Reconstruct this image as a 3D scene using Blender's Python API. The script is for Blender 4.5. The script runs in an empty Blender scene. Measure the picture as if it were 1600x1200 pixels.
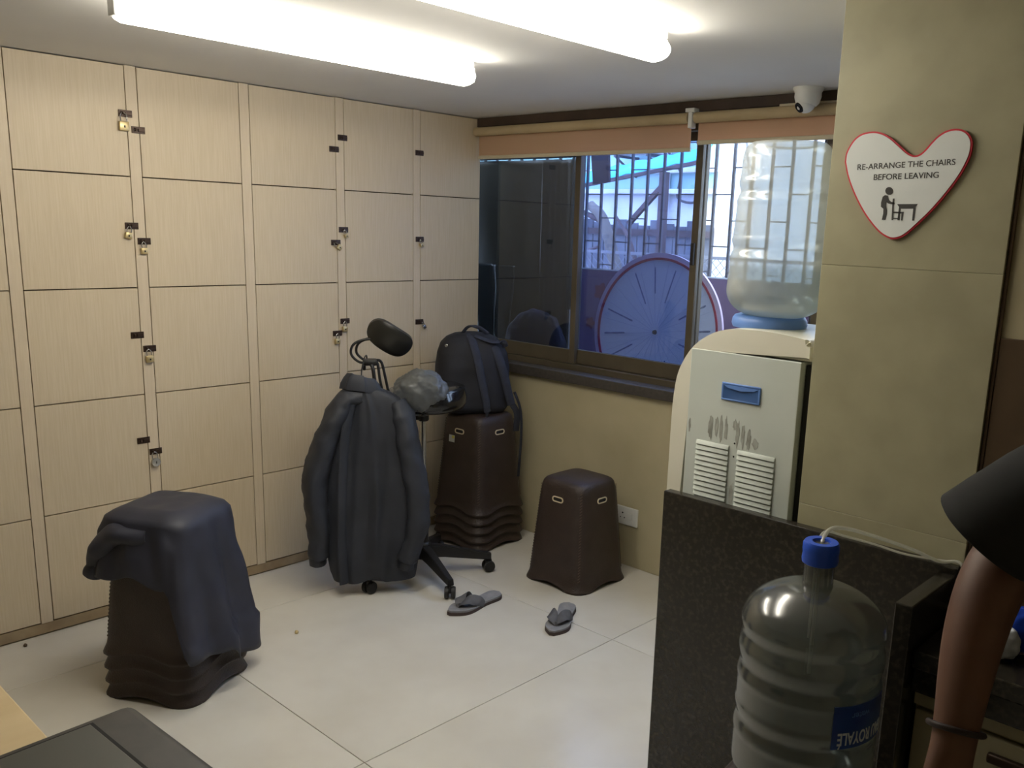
import bpy, bmesh, math, random
from mathutils import Vector, Matrix, noise
PI = math.pi
random.seed(4)
SC = bpy.context.scene
COL = SC.collection

# ------------------------------------------------------------------ camera
cam_d = bpy.data.cameras.new('camera')
cam = bpy.data.objects.new('camera', cam_d)
COL.objects.link(cam)
r_ = (0.74038, 0.67132, 0.03433); u_ = (-0.16568, 0.13276, 0.9772); f_ = (-0.65146, 0.72919, -0.20951)
cam.matrix_world = Matrix(((r_[0], u_[0], -f_[0], 3.68368), (r_[1], u_[1], -f_[1], -3.38242),
                           (r_[2], u_[2], -f_[2], 1.64676), (0, 0, 0, 1)))
cam_d.sensor_width = 36.0
cam_d.lens = 1390.5 / 1600 * 36.0
cam_d.shift_x = -79.76 / 1600
cam_d.shift_y = 54.21 / 1600
cam_d.clip_start = 0.02
SC.camera = cam

# ------------------------------------------------------------------ sky, exposure
W = bpy.data.worlds.new('overcast_sky'); SC.world = W; W.use_nodes = True
bg = W.node_tree.nodes['Background']
bg.inputs['Color'].default_value = (0.72, 0.85, 1.0, 1); bg.inputs['Strength'].default_value = 4.8
SC.view_settings.view_transform = 'Standard'
SC.view_settings.look = 'None'
SC.view_settings.gamma = 1.0
SC.view_settings.use_curve_mapping = False
SC.view_settings.exposure = 0.88
TUBE_STRENGTH = 14.5
H = 2.2

# ------------------------------------------------------------------ materials
def lin(c):
    return tuple((v / 255 / 12.92) if v / 255 <= .04045 else ((v / 255 + .055) / 1.055) ** 2.4 for v in c) + (1,)

def mat(name, c, rough=.6, c2=None, scale=5, stretch=(1, 1, 1), metal=0, bump=0, bscale=None, spec=.5,
        emit=None, estr=0, lo=.35, hi=.65, rnd=False, coat=0, bstretch=None, trans=0):
    m = bpy.data.materials.new(name); m.use_nodes = True
    nt = m.node_tree; N = nt.nodes; L = nt.links
    b = N['Principled BSDF']
    b.inputs['Base Color'].default_value = lin(c)
    b.inputs['Roughness'].default_value = rough
    b.inputs['Metallic'].default_value = metal
    b.inputs['Specular IOR Level'].default_value = spec
    b.inputs['Coat Weight'].default_value = coat
    if emit:
        b.inputs['Emission Color'].default_value = lin(emit); b.inputs['Emission Strength'].default_value = estr
    tc = N.new('ShaderNodeTexCoord'); src = tc.outputs['Object']
    if rnd:
        oi = N.new('ShaderNodeObjectInfo'); ad = N.new('ShaderNodeVectorMath'); ad.operation = 'ADD'
        cm = N.new('ShaderNodeMath'); cm.operation = 'MULTIPLY'; cm.inputs[1].default_value = 37
        L.new(oi.outputs['Random'], cm.inputs[0]); L.new(cm.outputs[0], ad.inputs[1]); L.new(src, ad.inputs[0]); src = ad.outputs[0]
    def noi(sc, st):
        mp = N.new('ShaderNodeMapping'); mp.inputs['Scale'].default_value = st
        L.new(src, mp.inputs[0])
        n = N.new('ShaderNodeTexNoise'); n.inputs['Scale'].default_value = sc; n.inputs['Detail'].default_value = 4
        L.new(mp.outputs[0], n.inputs['Vector']); return n
    if c2:
        n = noi(scale, stretch)
        cr = N.new('ShaderNodeValToRGB'); cr.color_ramp.elements[0].color = lin(c); cr.color_ramp.elements[1].color = lin(c2)
        cr.color_ramp.elements[0].position = lo; cr.color_ramp.elements[1].position = hi
        L.new(n.outputs['Fac'], cr.inputs[0]); L.new(cr.outputs[0], b.inputs['Base Color'])
    if bump:
        n = noi(bscale or scale, bstretch or stretch)
        bp = N.new('ShaderNodeBump'); bp.inputs['Strength'].default_value = bump; bp.inputs['Distance'].default_value = .004
        L.new(n.outputs['Fac'], bp.inputs['Height']); L.new(bp.outputs[0], b.inputs['Normal'])
    return m

def film(name, tint, dif, w_dif=.2, w_gloss=.08, rough=.1, transl=True):
    """thin see-through sheet: tinted transparent + haze + sheen"""
    m = bpy.data.materials.new(name); m.use_nodes = True
    nt = m.node_tree; N = nt.nodes; L = nt.links; N.clear()
    out = N.new('ShaderNodeOutputMaterial')
    t = N.new('ShaderNodeBsdfTransparent'); t.inputs[0].default_value = lin(tint)
    d = N.new('ShaderNodeBsdfDiffuse'); d.inputs[0].default_value = lin(dif)
    tr = N.new('ShaderNodeBsdfTranslucent'); tr.inputs[0].default_value = lin(dif)
    g = N.new('ShaderNodeBsdfGlossy'); g.inputs['Roughness'].default_value = rough
    md = N.new('ShaderNodeMixShader'); md.inputs[0].default_value = .5 if transl else 0
    L.new(d.outputs[0], md.inputs[1]); L.new(tr.outputs[0], md.inputs[2])
    m1 = N.new('ShaderNodeMixShader'); m1.inputs[0].default_value = w_dif
    L.new(t.outputs[0], m1.inputs[1]); L.new(md.outputs[0], m1.inputs[2])
    lw = N.new('ShaderNodeLayerWeight'); lw.inputs[0].default_value = .25
    ma = N.new('ShaderNodeMath'); ma.operation = 'MULTIPLY_ADD'; ma.inputs[1].default_value = .45; ma.inputs[2].default_value = w_gloss
    L.new(lw.outputs['Facing'], ma.inputs[0])
    m2 = N.new('ShaderNodeMixShader'); L.new(ma.outputs[0], m2.inputs[0])
    L.new(m1.outputs[0], m2.inputs[1]); L.new(g.outputs[0], m2.inputs[2])
    L.new(m2.outputs[0], out.inputs[0])
    return m

M = {}
M['laminate'] = mat('laminate', (202, 186, 158), .5, (195, 178, 149), 9, (1, 22, .8), rnd=True, bump=.03)
M['laminate_stile'] = mat('laminate_stile', (205, 189, 162), .5, (199, 182, 154), 9, (1, 22, .8), rnd=True)
M['carcass'] = mat('carcass', (70, 52, 38), .8)
M['plinth'] = mat('plinth', (165, 145, 112), .7, (145, 124, 94), 12)
M['wall'] = mat('wall_paint', (182, 172, 142), .55, (171, 161, 131), 3, bump=.05, bscale=30)
M['stone'] = mat('stone_tile', (168, 163, 134), .45, (157, 152, 124), 7, bump=.04, bscale=40, rnd=True)
M['ceiling'] = mat('ceiling_paint', (226, 224, 220), .9, (221, 219, 215), 2)
M['plain_wall'] = mat('plain_wall', (190, 180, 150), .8, (180, 170, 142), 2)
M['floor'] = mat('vitrified_tile', (208, 205, 196), .22, (200, 196, 186), 3.5, rnd=True, spec=.5)
M['grout'] = mat('grout', (184, 174, 152), .9)
M['granite'] = mat('black_granite', (38, 35, 30), .24, (60, 55, 47), 70, lo=.48, hi=.75, bump=.03)
M['alu'] = mat('brown_aluminium', (92, 83, 67), .45, (83, 75, 60), 8, metal=.2)
M['sill'] = mat('sill_stone', (62, 58, 54), .45, (74, 69, 64), 60)
M['dark_wood'] = mat('dark_beam', (74, 58, 46), .7, (60, 46, 36), 6)
M['blind'] = None
M['rail'] = mat('cream_rail', (200, 188, 160), .5)
M['cassette'] = mat('blind_roll', (186, 166, 130), .8, (176, 156, 120), 6)
M['dark_seam'] = mat('dark_hasp', (62, 46, 36), .4, metal=.5)
M['brass'] = mat('brass', (196, 176, 130), .35, metal=.6)
M['steel'] = mat('steel', (205, 205, 205), .22, metal=.9)
M['brown_plastic'] = mat('brown_plastic', (56, 44, 38), .42, (49, 38, 33), 14, bump=.5, bscale=260, rnd=False)
M['stitch'] = mat('stitching_thread', (88, 70, 60), .5)
M['handle_ring'] = mat('ivory_ring', (205, 190, 160), .5)
M['black'] = mat('black_void', (14, 12, 11), .8)
M['black_plastic'] = mat('black_plastic', (30, 29, 29), .42)
M['caster'] = mat('caster_rubber', (27, 26, 26), .55)
M['gloss_black'] = mat('gloss_black', (22, 22, 24), .14, coat=.3)
M['pad'] = mat('moulded_pad', (36, 35, 32), .3)
M['fabric_black'] = mat('nylon_black', (34, 37, 45), .6, (43, 46, 55), 6, bump=.15, bscale=22)
M['fabric_navy'] = mat('nylon_navy', (47, 49, 64), .55, (38, 40, 52), 5, bump=.12, bscale=18)
M['pack'] = mat('backpack_fabric', (30, 32, 42), .75, (24, 25, 32), 8, bump=.2, bscale=60)
M['strap'] = mat('strap_fabric', (46, 50, 64), .8, (38, 41, 52), 20, bump=.2, bscale=90)
M['cream_plastic'] = mat('cream_plastic', (216, 213, 198), .35, (210, 206, 190), 3)
M['cool_panel'] = mat('painted_steel', (196, 202, 196), .4, (188, 195, 188), 4)
M['blue_plastic'] = mat('blue_plastic', (96, 132, 196), .4)
M['blue_inner'] = mat('blue_recess', (55, 88, 140), .45)
M['cap_blue'] = mat('cap_blue', (40, 86, 205), .3)
M['residue'] = mat('glue_residue', (128, 128, 120), .8, (172, 174, 166), 60, (1, 1, .35))
M['sign_white'] = mat('sign_white', (222, 226, 224), .5)
M['sign_red'] = mat('sign_red', (196, 40, 58), .4)
M['ink'] = mat('ink', (58, 56, 54), .6)
M['white_plastic'] = mat('white_plastic', (225, 225, 220), .4)
M['sole_top'] = mat('sandal_footbed', (138, 138, 142), .75, (122, 122, 126), 30)
M['sole'] = mat('sandal_sole', (70, 58, 56), .8)
M['sandal_strap'] = mat('sandal_strap', (88, 88, 92), .7, (76, 76, 80), 30)
M['skin'] = mat('skin', (106, 73, 55), .55, (96, 64, 48), 14)
M['hair'] = mat('hair', (22, 18, 16), .5)
M['shirt'] = mat('black_tshirt', (17, 17, 16), .85, (22, 22, 21), 9)
M['trouser'] = mat('black_trousers', (24, 23, 24), .9)
M['printer'] = mat('printer_body', (50, 46, 42), .55, (38, 36, 33), 20)
M['printer_top'] = mat('printer_top', (72, 72, 66), .45)
M['desk'] = mat('desk_wood', (206, 184, 144), .5, (198, 175, 134), 6, (3, .3, 1))
M['cab'] = mat('cabinet_cream', (176, 168, 138), .5, (166, 158, 128), 5)
M['brown_panel'] = mat('brown_panel', (84, 64, 40), .6, (72, 54, 34), 6)
M['tube'] = mat('tube_glow', (255, 255, 255), .5, emit=(255, 249, 234), estr=TUBE_STRENGTH)
M['fix'] = mat('fixture_body', (225, 225, 222), .5)
M['water'] = film('water', (236, 243, 246), (190, 205, 210), .12, .03, .05)
M['jug_clear'] = film('bottle_plastic', (232, 238, 238), (222, 224, 218), .5, .03, .2)
M['jug_grey'] = film('bottle_plastic_grey', (194, 196, 192), (130, 133, 130), .38, .05, .17)
M['hose'] = film('hose_plastic', (235, 235, 228), (235, 235, 225), .75, .08, .15)
M['bag_clear'] = film('crumpled_plastic', (150, 156, 158), (128, 132, 134), .6, .03, .4)
M['glass_tint'] = film('tinted_glass', (194, 206, 236), (90, 105, 140), .05, .012, .03)
M['glass_grey'] = film('grey_glass', (184, 190, 200), (90, 98, 110), .06, .012, .03)
M['glass'] = film('clear_glass', (235, 240, 250), (200, 210, 220), .02, .01, .03)
M['label_blue'] = mat('label_blue', (22, 50, 130), .4, (40, 90, 160), 8)
M['label_white'] = mat('label_white', (200, 208, 215), .5)
M['sticker'] = mat('sticker', (196, 200, 196), .5)
M['sticker_yellow'] = mat('sticker_yellow', (205, 196, 90), .5)
# outside
M['grille'] = mat('grille_iron', (84, 82, 86), .7)
M['tarp'] = film('tarpaulin', (120, 120, 110), (104, 98, 82), .985, .02, .4)
M['tarp_light'] = film('plastic_sheet', (170, 178, 185), (120, 128, 130), .6, .05, .3)
M['bagblue'] = mat('blue_bundle', (34, 46, 100), .6, (20, 21, 30), 5)
M['board'] = mat('poster_board', (120, 92, 120), .6, (104, 78, 110), 3)
M['board_red'] = mat('board_flower', (120, 48, 60), .6)
M['wheel'] = mat('wheel_face', (238, 241, 248), .5)
M['wheel_rim'] = mat('wheel_rim', (214, 192, 210), .5)
M['wheel_red'] = mat('wheel_ring', (176, 40, 66), .5)
M['wheel_ink'] = mat('wheel_ink', (92, 104, 150), .6)
M['wheel_line'] = mat('wheel_line', (196, 204, 222), .6)
M['out_wall'] = mat('far_wall', (222, 222, 222), .9, (178, 180, 184), 1.3, lo=.5, hi=.7)
M['out_aqua'] = mat('far_aqua', (150, 196, 200), .9, (178, 206, 206), 1.2)
M['awning'] = mat('awning_turquoise', (70, 196, 232), .6, (96, 206, 236), 4)
M['sheet'] = mat('weathered_sheet', (104, 106, 114), .7, (78, 80, 90), 4)
M['mesh'] = mat('wire_mesh', (120, 120, 126), .6)
M['out_dark'] = mat('rusty_post', (84, 70, 74), .8, (68, 56, 58), 6)
M['out_ground'] = mat('yard_ground', (120, 112, 104), .95, (98, 92, 86), 3)

def blind_mat():
    m = bpy.data.materials.new('blind_fabric'); m.use_nodes = True
    nt = m.node_tree; N = nt.nodes; L = nt.links; N.clear()
    out = N.new('ShaderNodeOutputMaterial'); d = N.new('ShaderNodeBsdfDiffuse'); t = N.new('ShaderNodeBsdfTranslucent')
    tc = N.new('ShaderNodeTexCoord'); mp = N.new('ShaderNodeMapping'); mp.inputs['Scale'].default_value = (1, 1, 90)
    n = N.new('ShaderNodeTexNoise'); n.inputs['Scale'].default_value = 3
    cr = N.new('ShaderNodeValToRGB'); cr.color_ramp.elements[0].color = lin((214, 184, 150)); cr.color_ramp.elements[1].color = lin((224, 196, 162))
    L.new(tc.outputs['Object'], mp.inputs[0]); L.new(mp.outputs[0], n.inputs['Vector']); L.new(n.outputs['Fac'], cr.inputs[0])
    L.new(cr.outputs[0], d.inputs[0]); t.inputs[0].default_value = lin((232, 190, 165))
    mx = N.new('ShaderNodeMixShader'); mx.inputs[0].default_value = .45
    L.new(d.outputs[0], mx.inputs[1]); L.new(t.outputs[0], mx.inputs[2]); L.new(mx.outputs[0], out.inputs[0])
    return m
M['blind'] = blind_mat()

# ------------------------------------------------------------------ helpers
def BM(): return bmesh.new()

def link(name, me, m, parent=None, loc=None, rot=None, label=None):
    o = bpy.data.objects.new(name, me)
    COL.objects.link(o)
    if m is not None and me is not None and len(me.materials) == 0: me.materials.append(m)
    if parent: o.parent = parent
    if loc: o.location = loc
    if rot: o.rotation_euler = rot
    if label: o['label'] = label
    return o

def obj(name, bm, m, parent=None, smooth=False, loc=None, rot=None, label=None, kind=None):
    bmesh.ops.recalc_face_normals(bm, faces=bm.faces[:])
    me = bpy.data.meshes.new(name); bm.to_mesh(me); bm.free()
    if smooth:
        for p in me.polygons: p.use_smooth = True
        try: me.set_sharp_from_angle(angle=math.radians(smooth if smooth is not True else 45))
        except Exception: pass
    o = link(name, me, m, parent, loc, rot, label)
    if kind: o['kind'] = kind
    return o

def thing(name, label, cat, loc=(0, 0, 0), rotz=0, group=None):
    o = bpy.data.objects.new(name, None); COL.objects.link(o); o.empty_display_size = .05
    o.location = loc; o.rotation_euler = (0, 0, rotz); o['label'] = label; o['category'] = cat
    if group: o['group'] = group
    return o

def tag(o, label, cat, group=None):
    o['label'] = label; o['category'] = cat
    if group: o['group'] = group
    return o

def struct(o, label=None):
    o['kind'] = 'structure'
    if label: o['label'] = label
    return o

def box(bm, x0, x1, y0, y1, z0, z1, bev=0, seg=2):
    r = bmesh.ops.create_cube(bm, size=1)
    vs = r['verts']
    for v in vs:
        v.co = Vector(((x0 + x1) / 2 + v.co.x * (x1 - x0), (y0 + y1) / 2 + v.co.y * (y1 - y0), (z0 + z1) / 2 + v.co.z * (z1 - z0)))
    if bev:
        es = list({e for v in vs for e in v.link_edges})
        bmesh.ops.bevel(bm, geom=es, offset=bev, segments=seg, affect='EDGES', profile=.5)
    return vs

def obox(bm, a, b, w, h, up=Vector((0, 0, 1))):
    """bar from a to b, width w, height h"""
    a = Vector(a); b = Vector(b); d = (b - a).normalized(); s = d.cross(up)
    if s.length < 1e-4: s = d.cross(Vector((1, 0, 0)))
    s.normalize(); t = s.cross(d).normalized()
    vs = [bm.verts.new(p + s * (i * w / 2) + t * (j * h / 2)) for p in (a, b) for i, j in ((-1, -1), (1, -1), (1, 1), (-1, 1))]
    for q in ((0, 1, 2, 3), (7, 6, 5, 4), (0, 4, 5, 1), (1, 5, 6, 2), (2, 6, 7, 3), (3, 7, 4, 0)): bm.faces.new([vs[k] for k in q])
    return vs

def smooth_path(pts, n=8):
    pts = [Vector(p) for p in pts]; out = []
    P = [pts[0] * 2 - pts[1]] + pts + [pts[-1] * 2 - pts[-2]]
    for i in range(1, len(P) - 2):
        for k in range(n):
            t = k / n; a, b, c, d = P[i - 1], P[i], P[i + 1], P[i + 2]
            out.append(.5 * ((2 * b) + (c - a) * t + (2 * a - 5 * b + 4 * c - d) * t * t + (3 * b - a - 3 * c + d) * t ** 3))
    out.append(pts[-1]); return out

def rings_to_faces(bm, rings, cap=True, close=True):
    V = [[bm.verts.new(p) for p in r] for r in rings]
    n = len(rings[0])
    for a, b in zip(V, V[1:]):
        for k in range(n if close else n - 1):
            bm.faces.new((a[k], a[(k + 1) % n], b[(k + 1) % n], b[k]))
    if cap and close:
        bm.faces.new(V[0][::-1]); bm.faces.new(V[-1])
    return V

def tube(bm, pts, r, seg=10, n=6, flat=None, cap=True):
    path = smooth_path(pts, n) if n else [Vector(p) for p in pts]
    rings = []; side = None
    for i, p in enumerate(path):
        d = (path[min(i + 1, len(path) - 1)] - path[max(i - 1, 0)]).normalized()
        if side is None:
            side = d.cross(Vector((0, 0, 1)))
            if side.length < .1: side = d.cross(Vector((1, 0, 0)))
        side = (side - d * side.dot(d)).normalized(); t = d.cross(side)
        rr = r(i / (len(path) - 1)) if callable(r) else r
        ra, rb = (rr if isinstance(rr, tuple) else (rr, rr)) if not flat else (rr, rr * flat)
        rings.append([p + side * math.cos(2 * PI * k / seg) * ra + t * math.sin(2 * PI * k / seg) * rb for k in range(seg)])
    rings_to_faces(bm, rings, cap)

def lathe(bm, prof, seg=32, c=(0, 0), cap=True):
    rings = [[Vector((c[0] + r * math.cos(2 * PI * k / seg), c[1] + r * math.sin(2 * PI * k / seg), z)) for k in range(seg)] for r, z in prof]
    return rings_to_faces(bm, rings, cap)

def prism(bm, poly, y0, y1, bev=0):
    """poly in x,z extruded along y"""
    a = [bm.verts.new((x, y0, z)) for x, z in poly]; b = [bm.verts.new((x, y1, z)) for x, z in poly]
    n = len(poly); f0 = bm.faces.new(a[::-1]); f1 = bm.faces.new(b)
    for k in range(n): bm.faces.new((a[k], a[(k + 1) % n], b[(k + 1) % n], b[k]))
    if bev:
        bmesh.ops.bevel(bm, geom=list(f0.edges) + list(f1.edges), offset=bev, segments=3, affect='EDGES')

def sup(h, th, n=7.0, hy=None):
    hy = hy or h; c, s = math.cos(th), math.sin(th)
    r = (abs(c / h) ** n + abs(s / hy) ** n) ** (-1 / n)
    return r * c, r * s

def txt(name, s, size, m, parent, mtx, align='LEFT', ext=.0004, sx=1.0, bold=0):
    cu = bpy.data.curves.new(name, 'FONT'); cu.body = s; cu.size = size; cu.align_x = align; cu.extrude = ext; cu.offset = bold
    o = bpy.data.objects.new(name, cu); COL.objects.link(o)
    dg = bpy.context.evaluated_depsgraph_get()
    me = bpy.data.meshes.new_from_object(o.evaluated_get(dg)); bpy.data.objects.remove(o)
    me.transform(mtx @ Matrix.Diagonal((sx, 1, 1, 1)))
    me.materials.clear(); me.materials.append(m)
    return link(name, me, m, parent)

def grown(name, verts, edges, m, parent=None, sub=2, root=0, label=None):
    """one continuous surface grown on a skeleton; verts = [(co, radius)]"""
    me = bpy.data.meshes.new('grow'); me.from_pydata([v[0] for v in verts], edges, [])
    o = bpy.data.objects.new('grow', me); COL.objects.link(o)
    md = o.modifiers.new('s', 'SKIN'); md.use_smooth_shade = True
    for i, v in enumerate(verts):
        s = me.skin_vertices[0].data[i]; s.radius = v[1] if isinstance(v[1], tuple) else (v[1], v[1]); s.use_root = (i == root)
    ss = o.modifiers.new('u', 'SUBSURF'); ss.levels = sub; ss.render_levels = sub
    dg = bpy.context.evaluated_depsgraph_get()
    me2 = bpy.data.meshes.new_from_object(o.evaluated_get(dg)); bpy.data.objects.remove(o)
    for p in me2.polygons: p.use_smooth = True
    return link(name, me2, m, parent, label=label)

def copy_tree(o, parent=None):
    c = o.copy(); COL.objects.link(c)
    if parent: c.parent = parent
    for ch in list(o.children): copy_tree(ch, c)
    return c

# ================================================================== SETTING
# floor of large tiles
b = BM(); box(b, -.6, 4.7, -5.1, .25, -.12, -.006)
floor = struct(obj('floor', b, M['grout']), 'pale polished tiled floor')
TW = 1.22; tile_me = None
for i in range(-1, 4):
    for j in range(-1, 5):
        x0 = .38 + (i - 0) * TW; y1 = -.70 + TW * 0 - (j) * TW
        X0, X1, Y0, Y1 = max(x0, 0), min(x0 + TW, 4.6), max(y1 - TW, -5), min(y1, 0)
        if X1 - X0 < .02 or Y1 - Y0 < .02: continue
        b = BM(); g = .0014; box(b, X0 + g, X1 - g, Y0 + g, Y1 - g, -.006, 0, .0008, 1)
        obj('tile', b, M['floor'], floor)
b = BM(); box(b, -.6, 4.7, -5.1, .25, H, H + .1)
struct(obj('ceiling', b, M['ceiling']), 'white painted ceiling')
b = BM(); box(b, -.7, -.5, -5.1, .25, 0, H); box(b, -.5, -.002, -5.0, -4.115, 0, H)
struct(obj('wall_left', b, M['plain_wall']))
b = BM(); box(b, 4.6, 4.75, -5.1, .25, 0, H); struct(obj('wall_right', b, M['plain_wall']))
b = BM(); box(b, -.6, 4.7, -5.2, -5.0, 0, H); struct(obj('wall_near', b, M['plain_wall']))
# window wall with opening x .03 .. 2.62, z .87 .. 2.15
WX0, WX1, WZ0, WZ1 = -.30, 2.62, .87, 2.13
b = BM()
box(b, -.6, WX0, .001, .2, 0, H); box(b, WX0, WX1, .0, .2, 0, WZ0); box(b, WX1, 4.7, .0, .2, 0, H); box(b, WX0, WX1, .0, .2, WZ1, H)
struct(obj('wall_far', b, M['wall']), 'beige wall below and around the window')
# pillar clad in stone tiles
pil = None
b = BM(); box(b, 2.675, 3.08, -1.29, -.88, 0, H); pil = struct(obj('wall_pillar', b, M['grout']), 'square pillar clad in beige stone tiles')
for z0, z1 in ((0, .36), (.3604, .9696), (.97, 1.5806), (1.581, H)):
    b = BM(); box(b, 2.6655, 3.087, -1.31, -1.29, z0, z1, .001, 1); obj('tile', b, M['stone'], pil)
    b = BM(); box(b, 2.6655, 2.675, -1.289, -.88, z0, z1, .001, 1); obj('tile', b, M['stone'], pil)
    b = BM(); box(b, 3.08, 3.087, -1.289, -.88, z0, z1, .001, 1); obj('tile', b, M['stone'], pil)
# wall stub right of the pillar
b = BM(); box(b, 3.0885, 4.6, -1.295, -.9, 0, H); wn = struct(obj('wall_niche', b, M['wall']))
b = BM(); box(b, 3.0880, 3.096, -1.304, -1.2955, .81, H, .002); struct(obj('trim_1', b, M['brown_panel']), 'brown vertical strip beside the pillar')
b = BM(); box(b, 3.0965, 4.6, -1.302, -1.2955, .81, 1.445, .002); struct(obj('trim_2', b, M['brown_panel']), 'brown wall panel right of the pillar')
# dark band above the blinds and cream strip
b = BM(); box(b, 0.002, 2.66, -.03, -.001, 2.155, H - .001, .002, 1); struct(obj('trim_3', b, M['dark_wood']), 'dark brown band between ceiling and blinds')
b = BM(); box(b, 1.80, 2.66, -.045, -.031, 2.146, 2.160, .002, 1); struct(obj('trim_4', b, M['rail']), 'thin cream strip under the dark band')
# granite sill
b = BM(); box(b, .004, 2.64, -.035, -.0005, .875, .925, .004); box(b, -.29, 2.61, -.0004, .058, .8705, .925, .002); struct(obj('window_sill', b, M['sill']), 'dark granite window sill')
# window frame
win = BM(); y0, y1 = .06, .13
box(win, WX0, 2.6, y0, y1, WZ0 + .001, .955, .003); box(win, WX0, 2.6, y0, y1, 2.09, WZ1 - .001, .003)
box(win, WX0 + .001, -.27, y0, y1, .955, 2.09, .003); box(win, 2.57, 2.6, y0, y1, .955, 2.09, .003)
window = struct(obj('window_1', win, M['alu']), 'brown aluminium sliding window')
def sash(x0, x1, ya, yb, gm, nm='window_sash'):
    b = BM()
    box(b, x0, x0 + .036, ya, yb, .957, 2.088, .002, 1); box(b, x1 - .036, x1, ya, yb, .957, 2.088, .002, 1)
    box(b, x0 + .036, x1 - .036, ya, yb, .957, 1.03, .002, 1); box(b, x0 + .036, x1 - .036, ya, yb, 2.05, 2.088, .002, 1)
    s = obj(nm, b, M['alu'], window)
    b = BM(); box(b, x0 + .034, x1 - .034, (ya + yb) / 2 - .002, (ya + yb) / 2 + .002, 1.028, 2.052); obj('glass_pane', b, gm, s)
    return s
sash(-.27, .665, .064, .088, M['glass_grey'])
sash(.615, 1.385, .094, .12, M['glass_tint'])
s3 = sash(1.345, 2.0, .064, .088, M['glass'])
sash(1.94, 2.57, .094, .12, M['glass'])
b = BM(); box(b, 1.352, 1.372, .052, .0635, 1.50, 1.60, .003); obj('window_latch', b, M['black_plastic'], s3)

# ================================================================== LOCKERS
EDG = [0.0, -.4345, -.8875, -1.361, -1.8285, -2.287, -2.74, -3.195, -3.65, -4.105]   # stile centres
lock = thing('locker_bank', 'floor-to-ceiling bank of cream woodgrain lockers along the left wall', 'lockers')
b = BM(); box(b, -.49, -.022, -4.11, -.001, .045, H - .002); obj('carcass', b, M['carcass'], lock)
b = BM(); box(b, -.49, -.004, -4.11, -.001, .001, .044, .001, 1); obj('plinth', b, M['plinth'], lock)
sm = None
for y in EDG[1:]:
    b = BM(); box(b, -.0215, 0, -.0215, .0215, .045, H - .002, .0008, 1); obj('stile', b, M['laminate_stile'], lock, loc=(0, y, 0))
ZE = [.048, .480, .917, 1.353, 1.785, H - .002]
hb = BM(); box(hb, 0.0005, .003, -.026, .026, -.013, .013, .0008, 1)
box(hb, .003, .0085, -.002, .023, -.006, .006, .001, 1); tube(hb, [(.002, -.014, -.004), (.012, -.014, -.002), (.014, -.014, .004), (.002, -.014, .006)], .0022, 6, 3)
for k in (-.021, .021):
    box(hb, .003, .0042, k - .002, k + .002, .006, .0095)
bmesh.ops.recalc_face_normals(hb, faces=hb.faces[:]); hasp_me = bpy.data.meshes.new('hasp'); hb.to_mesh(hasp_me); hb.free(); hasp_me.materials.append(M['dark_seam'])
# (col, row from bottom) -> hasp (y, z), measured
HASP = {(4, 4): (-1.857, 2.020), (4, 3): (-1.860, 1.596), (4, 2): (-1.866, 1.163), (4, 1): (-1.869, .725),
        (3, 4): (-1.811, 1.963), (3, 3): (-1.815, 1.537), (3, 2): (-1.820, 1.105), (3, 1): (-1.822, .671),
        (2, 4): (-.920, 1.967), (2, 3): (-.920, 1.542), (2, 2): (-.920, 1.111), (2, 1): (-.92, .672),
        (1, 4): (-.873, 2.022), (1, 3): (-.876, 1.602), (1, 2): (-.876, 1.168), (1, 1): (-.876, .73),
        (0, 4): (-.418, 1.991), (0, 3): (-.416, 1.564), (0, 2): (-.418, 1.140), (0, 1): (-.418, .70)}
for c in range(9):
    ya, yb = EDG[c + 1] + .0245, EDG[c] - (.0245 if c else .003)
    for r in range(5):
        hh = ZE[r + 1] - ZE[r]
        key = 'd%.3f_%.3f' % (yb - ya, hh)
        me = bpy.data.meshes.get(key)
        if me is None:
            b = BM(); w = yb - ya; box(b, -.018, 0, -w / 2, w / 2, -hh / 2 + .0022, hh / 2 - .0022, .0009, 1)
            bmesh.ops.recalc_face_normals(b, faces=b.faces[:]); me = bpy.data.meshes.new(key); b.to_mesh(me); b.free(); me.materials.append(M['laminate'])
        d = link('door', me, None, lock, (0, (ya + yb) / 2, (ZE[r] + ZE[r + 1]) / 2))
        if (c, r) in HASP:
            hy, hz = HASP[(c, r)]
            h = link('hasp', hasp_me, None, d, (0.0003, hy - (ya + yb) / 2, hz - (ZE[r] + ZE[r + 1]) / 2))
        elif r and c > 4:
            link('hasp', hasp_me, None, d, (0.0003, ((ya - .002) if c % 2 == 1 else (yb + .002)) - (ya + yb) / 2, .02))

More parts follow.
